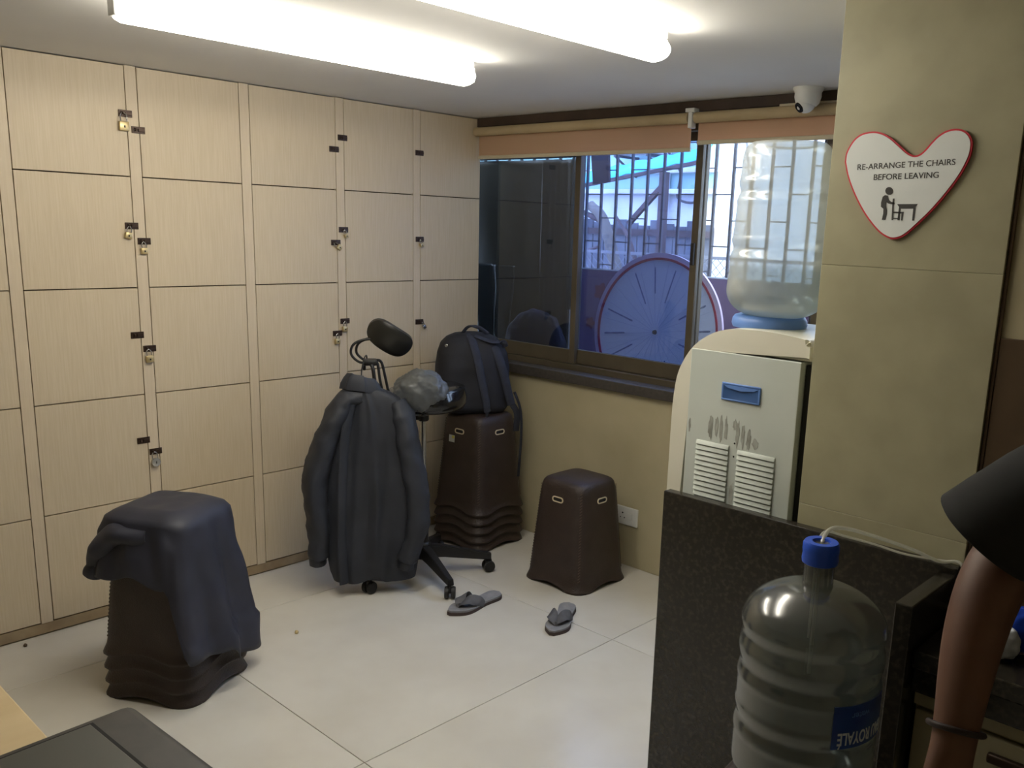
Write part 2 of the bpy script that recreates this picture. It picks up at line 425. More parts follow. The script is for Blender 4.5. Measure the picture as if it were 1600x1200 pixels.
# padlocks (hang from the hasps)
def padlock(y, z, s, m, tilt, label, size=1.0, roundb=False):
    t = thing('padlock', label, 'padlock', (.0115, y, z), 0, 'padlocks on the locker hasps')
    t.rotation_euler = (tilt, 0, 0)
    b = BM(); w = .013 * size
    tube(b, [(0, -w * .62, -.022 * size), (0, -w * .62, -.006), (0, 0, .004), (0, w * .62, -.006), (0, w * .62, -.022 * size)], .0021, 8, 5)
    obj('shackle', b, M['steel'], t, True)
    b = BM()
    if roundb:
        lathe(b, [(.001, -.006), (.014 * size, -.0055), (.0145 * size, 0), (.014 * size, .0055), (.001, .006)], 20)
        bmesh.ops.rotate(b, verts=b.verts[:], cent=(0, 0, 0), matrix=Matrix.Rotation(PI / 2, 3, 'Y')); bmesh.ops.translate(b, verts=b.verts[:], vec=(0, 0, -.031 * size))
    else:
        box(b, -.0058, .0058, -w, w, -.044 * size, -.0195 * size, .0025, 2)
    bo = obj('lock_body', b, m, t, True)
    b = BM()
    if roundb: box(b, .0062, .0068, -.0015, .0015, -.036 * size, -.028 * size)
    else: box(b, .006, .0064, -.003, .003, -.036 * size, -.03 * size)
    obj('keyhole', b, M['black'], bo)
    return t
padlock(-1.868, 2.018, 0, M['brass'], .0, 'large pale brass padlock with tall bright shackle on the topmost left-hand hasp', 1.45)
padlock(-1.873, 1.590, 0, M['brass'], -.18, 'small brass padlock on the left-hand hasp of the second door row from top', 1.0)
padlock(-1.822, 1.531, 0, M['brass'], .05, 'small brass padlock right of another in the second door row, two-stile hasps at left', 1.0)
padlock(-1.829, 1.100, 0, M['brass'], .08, 'brass padlock on the third door row above the round silver one', 1.15)
padlock(-1.832, .667, 0, M['steel'], .1, 'round silver disc padlock, lowest of the padlocks above the draped stool stack', 1.3, True)
padlock(-.876, 1.598, 0, M['brass'], .35, 'short padlock on the second-row hasp nearer the window, beside a tilted one', .8)
padlock(-.932, 1.538, 0, M['brass'], .95, 'padlock sticking out sideways on the second-row hasp of the middle stile', .95)
padlock(-.882, 1.164, 0, M['brass'], -.05, 'brass padlock left of the chair backrest, right-hand of two in the third row', 1.05)
padlock(-.925, 1.107, 0, M['brass'], -.05, 'brass padlock left of the chair backrest, lower left of two in the third row', 1.05)
padlock(-.418, 1.560, 0, M['brass'], .3, 'short padlock alone on the stile nearest the window, second row', .8)
padlock(-.405, 1.135, 0, M['steel'], .5, 'slim tilted padlock alone on the stile nearest the window, third row', .8)

# ================================================================== BLINDS
def blind(x0, x1, zb, label):
    t = thing('roller_blind', label, 'blind', ((x0 + x1) / 2, 0, zb), 0, 'roller blinds over the window')
    w = (x1 - x0) / 2; top = 2.152 - zb
    b = BM(); tube(b, [(-w, -.045, top - .024), (w, -.045, top - .024)], .023, 16, 0); obj('roll', b, M['cassette'], t, True)
    b = BM(); box(b, -w + .002, w - .002, -.0235, -.0225, .008, top - .03); obj('fabric', b, M['blind'], t)
    b = BM(); box(b, -w, w, -.029, -.017, -.008, .010, .003); obj('bottom_rail', b, M['rail'], t)
    return t
blind(.012, 1.372, 1.998, 'wide beige roller blind rolled up over the left part of the window')
blind(1.405, 2.655, 2.026, 'beige roller blind over the right part of the window, behind the water bottle')
b = BM(); box(b, 1.378, 1.398, -.066, -.031, 2.085, 2.150, .003); box(b, 1.365, 1.411, -.070, -.031, 2.150, 2.166, .002)
tag(obj('blind_bracket', b, M['white_plastic'], smooth=True), 'small white bracket between the two roller blinds', 'bracket')

# ================================================================== CEILING LIGHTS
def light(x, yc, label):
    t = thing('tube_light', label, 'light', (x, yc, H), 0, 'fluorescent tubes on the ceiling')
    b = BM(); box(b, -.022, .022, -.60, .60, -.020, -.0005, .003); obj('batten', b, M['fix'], t)
    b = BM(); rings = []  # glowing body made wider than a tube, its extra width standing for glare
    for y, k in ((-.592, .55), (-.588, .85), (-.575, 1), (.575, 1), (.588, .85), (.592, .55)):
        rings.append([Vector((.050 * k * math.cos(2 * PI * q / 28), y, -.052 + .031 * k * math.sin(2 * PI * q / 28))) for q in range(28)])
    rings_to_faces(b, rings); obj('tube_with_glare', b, M['tube'], t, True)
    for sg in (-1, 1):
        b = BM(); box(b, -.020, .020, min(sg * .593, sg * .606), max(sg * .593, sg * .606), -.070, -.0205, .003); obj('lamp_holder', b, M['fix'], t)
    return t
light(1.22, -1.775, 'bright tube light on the ceiling nearer the lockers')
light(2.06, -1.80, 'bright tube light on the ceiling nearer the pillar')
for k, (x, y) in enumerate(((1.22, -3.9), (2.9, -4.1))):
    pass

# dome camera
t = thing('security_camera', 'white turret security camera on the ceiling before the blind', 'camera', (1.965, -.125, H))
b = BM(); lathe(b, [(.057, -.0005), (.058, -.006), (.053, -.014), (.050, -.02), (.0505, -.035), (.044, -.058), (.034, -.068)], 32); obj('housing', b, M['white_plastic'], t, True)
b = BM(); bmesh.ops.create_uvsphere(b, u_segments=24, v_segments=14, radius=.038); ba = obj('ball', b, M['white_plastic'], t, True, loc=(-.004, -.006, -.056))
b = BM(); lathe(b, [(.001, .0), (.019, .0), (.021, -.004), (.021, -.012)], 24)
dv = Vector((-.45, -.7, -.62)).normalized()
obj('lens', b, M['gloss_black'], ba, True, loc=tuple(dv * .037), rot=dv.to_track_quat('Z', 'Y').to_euler())

# socket
t = thing('wall_socket', 'white wall socket low on the beige wall beside the brown stool', 'socket', (1.115, 0, .258))
b = BM(); box(b, -.068, .068, -.012, -.0005, -.046, .046, .003); p_ = obj('plate', b, M['white_plastic'], t)
b = BM(); box(b, .012, .04, -.0165, -.0122, -.014, .016, .002); obj('rocker', b, M['white_plastic'], t)
for x, z, r in ((-.022, .014, .0042), (-.034, -.010, .003), (-.010, -.010, .003)):
    b = BM(); lathe(b, [(r, 0), (r, .0012)], 12); obj('pin_hole', b, M['black'], p_, loc=(x, -.0121, z), rot=(PI / 2, 0, 0))

# ================================================================== GRANITE PARTITION, COUNTER
b = BM(); box(b, 2.262, 3.083, -1.345, -1.3125, 0.0005, .917, .003)
tag(obj('granite_partition', b, M['granite']), 'upright black granite slab in front of the water dispenser', 'partition')
b = BM(); box(b, 3.045, 3.083, -1.60, -1.346, .0005, .902, .003)
tag(obj('granite_side_panel', b, M['granite']), 'narrow black granite panel closing the counter end beside the forearm', 'partition')
t = thing('counter', 'granite worktop over cream cabinet doors behind the forearm', 'counter', (3.09, -1.3, 0))
b = BM(); box(b, -.0015, 1.5, -.28, .003, .76, .80, .004); obj('worktop', b, M['granite'], t)
b = BM(); box(b, -.0015, 1.5, -.262, -.242, .70, .759, .002); obj('fascia', b, M['granite'], t)
b = BM(); box(b, -.0015, 1.5, -.22, .003, .06, .70); obj('cabinet_body', b, M['cab'], t)
b = BM(); box(b, -.0015, 1.5, -.17, .003, .0005, .059); obj('toe_kick', b, M['black'], t)
for k in range(3):
    b = BM(); box(b, .004 + k * .5, .494 + k * .5, -.240, -.221, .07, .652, .003); d = obj('door', b, M['cab'], t)
    b = BM(); box(b, .16 + k * .5, .34 + k * .5, -.256, -.2405, .60, .622, .005); obj('handle', b, M['dark_seam'], d, True)
b = BM(); box(b, -.0015, 1.5, -.240, -.221, .662, .695, .003); obj('top_rail', b, M['cab'], t)
t = thing('back_shelf', 'narrow dark counter hidden behind the granite slab carrying the dispenser', 'counter', (2.45, -1.1, 0))
b = BM(); box(b, -.18, .21, -.205, .2, .765, .80, .003); obj('worktop', b, M['granite'], t)
b = BM(); box(b, -.17, .2, -.19, .19, .0005, .764); obj('cabinet_body', b, M['cab'], t)

# ================================================================== WATER DISPENSER
t = thing('water_dispenser', 'cream tabletop water dispenser with blue handle behind the granite slab', 'dispenser', (2.42, -1.1, .80))
DX, DY, DZ = 2.42, -1.1, .80
outer = [(2.206, .838), (2.207, .99), (2.208, 1.134), (2.214, 1.212), (2.224, 1.255), (2.241, 1.291), (2.268, 1.329), (2.301, 1.356), (2.345, 1.379), (2.403, 1.392), (2.50, 1.394), (2.60, 1.386), (2.622, 1.378), (2.627, 1.36), (2.627, 1.328)]
inner = [(2.27, 1.328), (2.262, 1.30), (2.262, .838)]
b = BM(); outer = [(v.x, v.z) for v in smooth_path([(x, 0, z) for x, z in outer], 4)]; prism(b, [(x - DX, z - DZ) for x, z in outer + inner], -.15, .16, .010); obj('front_and_top_shell', b, M['cream_plastic'], t, True)
b = BM(); box(b, 2.264 - DX, 2.604 - DX, -.146, .156, .012, .524, .004); body = obj('cabinet_body', b, M['cool_panel'], t)
b = BM(); box(b, 2.29 - DX, 2.60 - DX, -.13, .14, 0.0005, .012); obj('foot', b, M['black_plastic'], t)
# side panel with louvres
b = BM(); box(b, 2.264 - DX, 2.607 - DX, -.1515, -.1465, .012, .524, .002); sp = obj('side_panel', b, M['cool_panel'], t)
for x0, x1, zt0 in ((2.303, 2.411, 1.068), (2.440, 2.556, 1.062)):
    lm = BM(); w = x1 - x0
    for i in range(9):
        pass
    for k in range(14):
        z = zt0 - .010 - k * .0152
        b = BM(); vs = box(b, x0 - DX, x1 - DX, -.1585, -.152, z - .0068 - DZ, z + .0054 - DZ, .0012, 1)
        for v in b.verts:
            if v.co.z > z - DZ: v.co.y += .0030
        obj('louvre_slat', b, M['cool_panel'], sp, True)
    b = BM(); box(b, x0 - .002 - DX, x1 + .002 - DX, -.1521, -.1517, zt0 - .222 - DZ, zt0 - .002 - DZ); obj('louvre_backing', b, M['cool_panel'], sp)
# handle recess: frame of four bars and a sunk cup
b = BM(); hx0, hx1, hz0, hz1 = 2.375 - DX, 2.497 - DX, 1.192 - DZ, 1.242 - DZ
box(b, hx0, hx1, -.1565, -.152, hz1 - .006, hz1, .0015, 1); box(b, hx0, hx1, -.1565, -.152, hz0, hz0 + .006, .0015, 1)
box(b, hx0, hx0 + .006, -.1565, -.152, hz0 + .006, hz1 - .006, .001, 1); box(b, hx1 - .006, hx1, -.1565, -.152, hz0 + .006, hz1 - .006, .001, 1)
hd = obj('grip_frame', b, M['blue_plastic'], t, True)
b = BM()
for i in range(12):
    for j in range(6): pass
g = []
for j in range(7):
    row = []
    for i in range(13):
        fx = i / 12; fz = j / 6
        dip = math.sin(PI * fx) * math.sin(PI * fz)
        row.append(b.verts.new((hx0 + .005 + fx * (hx1 - hx0 - .01), -.1560 + .0035 * dip, hz0 + .005 + fz * (hz1 - hz0 - .01))))
    g.append(row)
for j in range(6):
    for i in range(12): b.faces.new((g[j][i], g[j][i + 1], g[j + 1][i + 1], g[j + 1][i]))
obj('grip_recess', b, M['blue_inner'], hd, True)
b = BM(); prism(b, [(hx0 + .006, hz1 - .0065), (hx0 + .02, hz1 - .014), (hx0 + .06, hz1 - .019), (hx1 - .02, hz1 - .014), (hx1 - .006, hz1 - .0065)], -.1572, -.1545); obj('grip_lip', b, M['blue_plastic'], hd)
# adhesive residue flakes (shape of their own)
random.seed(11)
def flake(cx, cz, w, h, n=16, sk=0):
    b = BM(); pts = []
    for k in range(n):
        a = 2 * PI * k / n; r = 1 + random.uniform(-.28, .2)
        pts.append((cx - DX + w * math.cos(a) * r + sk * h * math.sin(a), cz - DZ + h * math.sin(a) * r))
    prism(b, pts, -.1522, -.1515); return obj('glue_residue', b, M['residue'], sp)
for a in ((2.345, 1.105, .008, .036), (2.364, 1.112, .006, .030), (2.380, 1.104, .006, .036), (2.396, 1.108, .005, .034), (2.425, 1.125, .008, .016), (2.434, 1.10, .006, .038), (2.452, 1.098, .006, .034), (2.470, 1.09, .007, .028), (2.492, 1.082, .010, .016), (2.274, 1.10, .004, .018), (2.427, .925, .006, .03)): flake(*a)
for x, z in ((2.427, 1.073), (2.427, 1.035)):
    b = BM(); lathe(b, [(.0028, 0), (.002, .0016)], 10); obj('screw', b, M['black_plastic'], sp, loc=(x - DX, -.1516, z - DZ), rot=(PI / 2, 0, 0))
# condenser at the back
b = BM(); box(b, 2.606 - DX, 2.64 - DX, -.12, .13, .04, .515, .002)
cd = obj('condenser', b, M['black_plastic'], t)
b = BM()
for k in range(12): tube(b, [(2.645 - DX, -.13, .06 + k * .038), (2.645 - DX, .12, .06 + k * .038)], .0025, 6, 0)
for k in range(9): tube(b, [(2.651 - DX, -.13 + k * .031, .05, ), (2.651 - DX, -.13 + k * .031, .5)], .0012, 5, 0)
obj('coil', b, M['black_plastic'], cd)
b = BM(); lathe(b, [(.08, .588), (.102, .590), (.106, .60), (.104, .613), (.098, .622), (.088, .625)], 40, (.0, .0)); obj('bottle_collar', b, M['blue_plastic'], t, True)
# taps at the front (towards the window side)
for y, m in ((-.06, 'cap_blue'), (.06, 'sign_red')):
    b = BM(); tube(b, [(2.262 - DX, y, .25), (2.235 - DX, y, .25), (2.228 - DX, y, .225)], .009, 10, 4); obj('tap', b, M[m], t, True)

# ---- bottles
def bottle_profile(ht, R, inv=False, neck=.028, ribs=(.12, .22, .33), nh=.07, taper=0, rd=1.0, dome=.85):
    """bottom at 0, neck up"""
    q_ = R * (1 - taper); pr = [(.001, .012), (q_ * .6, .010), (q_ * .84, .0), (q_ * .94, .009), (q_ * .99, .022), (q_, .03)]
    z = .03; body_top = ht - nh - .075
    n = 60
    for k in range(1, n + 1):
        zz = .03 + (body_top - .03) * k / n
        r = R * (1 - taper * (1 - zz / body_top))
        for rb in ribs:
            d = abs(zz - rb)
            if d < .017: r -= .005 * rd * (math.cos(PI * d / .017) * .5 + .5)
            elif d < .034: r += .0022 * rd * math.sin(PI * (d - .017) / .017)
        pr.append((r, zz))
    for k in range(1, 15):
        a = k / 14 * PI / 2
        pr.append((neck + (R - neck) * math.cos(a) ** dome if k < 14 else neck, body_top + .075 * math.sin(a)))
    pr += [(neck * .98, ht - nh * .7), (neck * .98, ht - nh * .45), (neck, ht - .012), (neck, ht)]
    return pr
# inverted bottle on the dispenser
t = thing('water_bottle', 'clear ribbed water bottle upside down on the dispenser', 'bottle', (2.436, -1.1, 1.383), 0, 'large water bottles')
pr = bottle_profile(.51, .141, ribs=(.13, .285), nh=.035, taper=.16, rd=1.1)
b = BM(); lathe(b, [(r, .51 - z) for r, z in pr][::-1], 48); obj('bottle_shell', b, M['jug_clear'], t, True)
b = BM(); wl = [(r - .004 if r > .01 else .001, .51 - z) for r, z in pr if .51 - z < .175][::-1]
wl += [(wl[-1][0], .176), (.001, .176)]
lathe(b, wl, 48); obj('water', b, M['water'], t, True)
# upright bottle on the stool stack
JX, JY, JZ = 3.002, -1.888, .617
t = thing('water_bottle', 'large upright water bottle with blue cap on a brown stool', 'bottle', (JX, JY, JZ), 0, 'large water bottles')
pr = bottle_profile(.475, .133, ribs=(.125, .235, .295), nh=.082, rd=.75, dome=1.22)
b = BM(); lathe(b, pr, 48); js = obj('bottle_shell', b, M['jug_grey'], t, True)
b = BM(); wl = [(max(r - .004, .001), z + .002) for r, z in pr if z < .27]; wl += [(.001, .272)]
lathe(b, wl, 48); obj('water', b, M['water'], t, True)
b = BM(); lathe(b, [(.0292, .436), (.0325, .438), (.0335, .444), (.0325, .455), (.0335, .462), (.0332, .474), (.030, .479), (.017, .479), (.015, .474), (.015, .468), (.001, .468)], 32); obj('cap', b, M['cap_blue'], t, True)
# label band
def band(R, a0, a1, z0, z1, n=20, th=.0012):
    b = BM(); G = [[b.verts.new((r * math.cos(a0 + (a1 - a0) * k / n), r * math.sin(a0 + (a1 - a0) * k / n), z)) for k in range(n + 1)] for r, z in ((R, z0), (R + th, z0), (R + th, z1), (R, z1))]
    for i in range(4):
        for k in range(n): b.faces.new((G[i][k], G[i][k + 1], G[(i + 1) % 4][k + 1], G[(i + 1) % 4][k]))
    return b
va = math.atan2(-3.382 - JY, 3.684 - JX)          # direction bottle -> viewer
lab = obj('label', band(.1345, va + .38, va + 1.35, .135, .218), M['label_blue'], t, True, label='blue printed label with white lettering upside down')
def wrap_text(s, size, zc, a_start, m, nm, sx=1.0, bold=0, flip=True):
    o = txt(nm, s, size, m, lab, Matrix.Identity(4), ext=.0003, sx=sx, bold=bold)
    me = o.data
    for v in me.vertices:
        x, y, z = v.co
        # rotated by 180 deg: text runs right-to-left in view, upside down
        a = a_start - x / .136
        v.co = Vector(((.1362 + z) * math.cos(a), (.1362 + z) * math.sin(a), zc - y))
    return o
wrap_text('EAU ROYALÉ', .034, .166, va + 1.33, M['label_white'], 'lettering', .60, .0006)
wrap_text('water', .018, .204, va + .95, M['blue_plastic'], 'small_lettering')
b = BM(); tube(b, [(JX, JY, .83), (JX, JY, 1.05), (JX - .003, JY + .008, 1.088), (2.985, -1.82, 1.098), (2.976, -1.714, 1.072), (2.988, -1.575, 1.022), (3.01, -1.43, .965), (3.04, -1.34, .9225), (3.085, -1.322, .9225), (3.12, -1.35, .86), (3.2, -1.36, .806)], .0042, 8, 8)
tag(obj('hose', b, M['hose'], smooth=True), 'clear plastic hose from the blue cap down to the granite slab edge', 'hose')
b = BM(); tube(b, [(JX - .008, JY, .90), (JX - .008, JY, 1.06), (JX - .012, JY + .01, 1.086), (2.968, -1.80, 1.085), (2.966, -1.70, 1.05), (2.975, -1.56, 1.0), (2.99, -1.43, .95), (3.02, -1.335, .9215), (3.06, -1.32, .9215)], .0026, 8, 8)
tag(obj('wire', b, M['hose'], smooth=True), 'thinner pale wire lying under the clear hose', 'wire')

# ================================================================== HEART SIGN
hx = lambda a, c: 2.44408696e-04 * a + 2.72175112e-05 * c + 2.67953181
hz = lambda a, c: -1.07771913e-06 * a - 2.35565860e-04 * c + 1.90899792
HP = [(60, 370), (72, 290), (110, 215), (160, 150), (220, 108), (290, 88), (370, 86), (440, 105), (510, 145), (580, 205), (640, 262), (690, 302), (740, 320), (790, 306), (840, 262), (890, 205), (950, 147), (1020, 106), (1100, 90), (1170, 104), (1220, 145), (1245, 200), (1246, 262), (1230, 340), (1190, 430), (1140, 520), (1070, 620), (980, 735), (880, 850), (780, 950), (690, 1035), (620, 1085), (545, 1108), (480, 1096), (410, 1055), (340, 985), (260, 880), (190, 760), (130, 630), (85, 500)]
t = thing('heart_sign', 'white heart-shaped sign with red edge on the stone pillar', 'sign', (2.86, -1.3105, 1.76))
S0 = Vector((2.86, -1.3105, 1.76))
def hp(a, c): return (hx(a, c) - S0.x, hz(a, c) - S0.z)
def dense(P, n=4): return [(v.x, v.y) for v in smooth_path([(a, c, 0) for a, c in P] + [(P[0][0], P[0][1], 0)], n)[:-1]]
HD = dense(HP)
b = BM(); prism(b, [hp(a, c) for a, c in HD], -.007, -.0005); obj('red_backing', b, M['sign_red'], t)
cen = (620, 520)
def inset(P, d):
    out = []; n = len(P)
    for k in range(n):
        x0, y0 = P[k - 1]; x1, y1 = P[(k + 1) % n]; tx, ty = x1 - x0, y1 - y0; l = math.hypot(tx, ty) or 1
        out.append((P[k][0] - ty / l * d, P[k][1] + tx / l * d))
    return out
HI = inset(HD, 17)
b = BM(); prism(b, [hp(a, c) for a, c in HI], -.0085, -.0071); face = obj('white_face', b, M['sign_white'], t)
slope = math.atan2(hz(1105, 412) - hz(190, 447), hx(1105, 412) - hx(190, 447))
def sgn(s, a0, c0, a1, c1, capH, nm):
    w = math.hypot(hx(a1, c1) - hx(a0, c0), hz(a1, c1) - hz(a0, c0))
    sz = capH / .70
    o = txt(nm, s, sz, M['ink'], face, Matrix.Identity(4), ext=.0002, bold=.0001)
    xs = [v.co.x for v in o.data.vertices]; k = w / (max(xs) - min(xs)); x0 = min(xs)
    ang = math.atan2(hz(a1, c1) - hz(a0, c0), hx(a1, c1) - hx(a0, c0))
    px, pz = hp(a0, c0)
    for v in o.data.vertices:
        x = (v.co.x - x0) * k; y = v.co.y
        v.co = Vector((px + x * math.cos(ang) - y * math.sin(ang), -.0088 - v.co.z, pz + x * math.sin(ang) + y * math.cos(ang)))
    return o
sgn('RE-ARRANGE THE CHAIRS', 190, 448, 1105, 412, .0128, 'lettering')
sgn('BEFORE LEAVING', 350, 546, 958, 527, .0128, 'lettering')
pic = BM()
def poly(P): prism(pic, [hp(a, c) for a, c in P], -.0093, -.00851)
poly([(502 + 37 * math.cos(k * PI / 10), 650 + 37 * math.sin(k * PI / 10)) for k in range(20)])
poly([(440, 705), (462, 690), (488, 694), (494, 712), (500, 735), (520, 752), (552, 758), (552, 776), (520, 776), (492, 768), (474, 752), (470, 790), (480, 830), (478, 870), (462, 926), (430, 926), (444, 868), (446, 820), (422, 800), (424, 760)])
poly([(538, 722), (552, 722), (546, 780), (540, 926), (524, 926), (532, 780)])
poly([(540, 845), (640, 845), (636, 862), (626, 926), (614, 926), (618, 862), (540, 860)])
poly([(540, 905), (600, 905), (600, 914), (540, 914)])
poly([(578, 774), (770, 770), (750, 796), (750, 812), (738, 926), (718, 926), (730, 814), (612, 816), (600, 926), (580, 926), (596, 800)])
obj('pictogram', pic, M['ink'], face)

# ================================================================== STOOLS
SH = .505
def stool_profile(z):                       # half-width at height z
    return .181 - .044 * (z / SH) + (.010 * max(0, 1 - z / .035))
def build_stool():
    seg = 64; b = BM()
    def ringpts(h, z, nn=5.5):
        return [Vector((*sup(h, 2 * PI * (k + .5) / seg, nn), z)) for k in range(seg)]
    def arch(p, h):                         # lift the rim between the corner feet
        m = min(abs(p.x), abs(p.y)) / h
        return .024 * max(0, 1 - (m / .55) ** 2) if m < .55 else 0
    rings = []
    for z in (.0, .008, .018, .03, .05, .1, .2, .3, .4, .46, .484, .496, .503):
        h = stool_profile(z) - (0 if z < .46 else {.46: .001, .484: .005, .496: .013, .503: .026}[z])
        rr = ringpts(h, z, 5.5)
        if z < .05:
            for p in rr: p.z += arch(p, h) * (1 - z / .06)
        rings.append(rr)
    rings.append(ringpts(.05, .505)); 
    inner = [[Vector((p.x * .975, p.y * .975, min(p.z, .4985) - (0 if p.z < .4 else .003))) for p in r] for r in rings[:-1]]
    V = rings_to_faces(b, rings, cap=False); b.faces.new(V[-1])
    W2 = rings_to_faces(b, inner, cap=False); b.faces.new(W2[-1][::-1])
    for k in range(seg): b.faces.new((V[0][k], V[0][(k + 1) % seg], W2[0][(k + 1) % seg], W2[0][k]))
    bmesh.ops.recalc_face_normals(b, faces=b.faces[:])
    body = bpy.data.meshes.new('stool_body'); b.to_mesh(body); b.free(); body.materials.append(M['brown_plastic'])
    for p in body.polygons: p.use_smooth = True
    # handle ring and dark slot in local frame of a face (built for -y face)
    def pill(w, h, n=8):
        P = []
        for k in range(n + 1): a = -PI / 2 + PI * k / n; P.append((w - h + h * math.cos(a), h * math.sin(a)))
        for k in range(n + 1): a = PI / 2 + PI * k / n; P.append((-w + h + h * math.cos(a), h * math.sin(a)))
        return P
    b = BM(); O = pill(.034, .0135); I = pill(.028, .0080)
    def ring3(P, d): return [b.verts.new((x, d, z)) for x, z in P]
    a1, a2, a3, a4 = ring3(O, 0), ring3(O, -.003), ring3(I, -.003), ring3(I, 0)
    n = len(O)
    for A, B in ((a1, a2), (a2, a3), (a3, a4)):
        for k in range(n): b.faces.new((A[k], A[(k + 1) % n], B[(k + 1) % n], B[k]))
    bmesh.ops.recalc_face_normals(b, faces=b.faces[:]); ring = bpy.data.meshes.new('handle_ring'); b.to_mesh(ring); b.free(); ring.materials.append(M['handle_ring'])
    b = BM(); prism(b, I, -.0012, .001); bmesh.ops.recalc_face_normals(b, faces=b.faces[:]); slot = bpy.data.meshes.new('hand_slot'); b.to_mesh(slot); b.free(); slot.materials.append(M['black'])
    # stitched seams: rows of slanted raised stitches at each corner
    b = BM()
    for c in range(4):
        a = PI / 4 + c * PI / 2
        for k in range(31):
            z = .055 + k * .0135; h = stool_profile(z); x, y = sup(h, a, 5.5); r = math.hypot(x, y) + .0006
            rad = Vector((math.cos(a), math.sin(a), 0)); tn = Vector((-math.sin(a), math.cos(a), 0))
            p0 = rad * (r - .0004) - tn * .005 + Vector((0, 0, z)); p1 = rad * (r - .0004) + tn * .005 + Vector((0, 0, z + .008))
            obox(b, p0, p1, .0026, .003)
    bmesh.ops.recalc_face_normals(b, faces=b.faces[:]); st = bpy.data.meshes.new('stitching'); b.to_mesh(st); b.free(); st.materials.append(M['stitch'])
    return body, ring, slot, st
BODY, RING, SLOT, STITCH = build_stool()
def stool(x, y, z, rot, label, group=None, handles=True):
    t = thing('stool', label, 'stool', (x, y, z), rot, group)
    bd = link('stool_shell', BODY, None, t)
    s = link('stitching', STITCH, None, t); s['kind'] = 'stuff'
    if handles:
        tilt = math.atan(.044 / SH)
        for k in range(4):
            a = k * PI / 2; h = stool_profile(.417) - .0002
            hm = link('handle_ring', RING, None, t, (math.sin(a) * h, -math.cos(a) * h, .417), (-tilt, 0, a))
            hm.rotation_mode = 'XYZ'
            link('hand_slot', SLOT, None, hm)
    return t
stool(1.045, -.300, 0.0005, 0, 'single dark brown plastic stool with ivory handle rings by the wall socket')
ordn = ['bottom', 'second from bottom', 'third from bottom', 'fourth from bottom', 'topmost']
SX, SY, SR = .325, -.275, .03
for k in range(5):
    stool(SX, SY, .0005 + k * .048, SR, 'brown plastic stool %s in the corner stack under the backpack' % ordn[k], 'stools stacked in the corner', True if k == 4 else False)
LX, LY, LR = .70, -2.085, .49
for k in range(4):
    stool(LX, LY, .0005 + k * .052, LR, 'brown plastic stool %s in the stack under the navy jacket' % (ordn[k] if k < 3 else 'topmost'), 'stools stacked before the lockers', k == 3)
for k in range(3):
    stool(JX, JY, .0005 + k * .0555, .10, 'brown plastic stool %s under the upright water bottle' % ('bottom', 'in the middle', 'topmost')[k], 'stools stacked under the bottle', k == 2)
# sticker on corner stack
b = BM(); box(b, -.021, .021, -.0008, 0, -.018, .018)
cr_, sr_ = math.cos(SR), math.sin(SR)
zs = .192 + .372; hh = stool_profile(.372) + .0015
o = obj('price_sticker', b, M['sticker'], None, loc=(SX + (-.052) * cr_ + hh * sr_, SY + (-.052) * sr_ - hh * cr_, zs), rot=(-.09, 0, SR))
tag(o, 'small white and yellow sticker below the handle of the corner stool stack', 'sticker')
b = BM(); box(b, .001, .019, -.0014, -.0009, .002, .016); obj('yellow_patch', b, M['sticker_yellow'], o)

# ================================================================== DRAPED JACKET ON LEFT STACK
t = thing('draped_jacket', 'navy nylon jacket draped over the stool stack before the lockers', 'jacket', (LX, LY, 0), LR)
def sstep(a, b_, x):
    x = max(0, min(1, (x - a) / (b_ - a))); return x * x * (3 - 2 * x)
def drape_pt(th, s, topz=.668):
    # th polar in stack frame, s 0..1 centre->edge, 1..2 down the side
    d = math.degrees(th) % 360
    # bottom height by direction: long on +x side (0) and front corner(-45 = 315), short on -y side (225..300)
    zb = .44
    def bump(c, w, val, cur):
        dd = abs((d - c + 180) % 360 - 180); k = 1 - sstep(w * .55, w, dd); return cur * (1 - k) + val * k
    zb = bump(10, 66, .09, zb); zb = bump(335, 34, .17, zb); zb = bump(90, 40, .3, zb); zb = bump(245, 50, .455, zb); zb = bump(200, 40, .43, zb)
    ht = .148
    x, y = sup(ht, th, 5)
    if s <= 1:
        z = topz - .018 * max(0, s - .75) / .25 * s
        z += .004 * noise.noise(Vector((x * s * 14, y * s * 14, 3)))
        return Vector((x * s, y * s, z))
    q = s - 1; z = topz - .018 - (topz - .018 - zb) * q
    R = .148 + .050 * max(0, 1 - z / .66) ** .8 + .010
    fold = .5 + .5 * math.sin(th * 9 + 1.2 + z * 4)
    flare = (.006 + .036 * q * (zb < .33)) * fold + .010 * noise.noise(Vector((math.cos(th) * 4, math.sin(th) * 4, z * 9))) + (.022 * q if zb > .34 else 0)
    if z < .22: R = max(R, .193 + .012)
    x, y = sup(R + flare * min(1, q * 4), th, 5 - 1.2 * q)
    return Vector((x, y, z + .012 * q * math.sin(th * 7)))
b = BM(); NS = 128; rings = []
for i in range(1, 9): rings.append([drape_pt(2 * PI * k / NS, i / 8) for k in range(NS)])
for i in range(1, 27): rings.append([drape_pt(2 * PI * k / NS, 1 + i / 26) for k in range(NS)])
V = rings_to_faces(b, rings, cap=False); b.faces.new(V[0][::-1])
bmesh.ops.recalc_face_normals(b, faces=b.faces[:])
me = bpy.data.meshes.new('jacket_body'); b.to_mesh(me); b.free()
for p in me.polygons: p.use_smooth = True
jb = link('jacket_body', me, M['fabric_navy'], t)
sol = jb.modifiers.new('thick', 'SOLIDIFY'); sol.thickness = .004; sol.offset = 1
def crumple(bm, amp, fr, seed=0):
    bm.normal_update()
    for v in bm.verts: v.co += v.normal * amp * noise.noise(Vector(v.co) * fr + Vector((seed, 0, 0)))
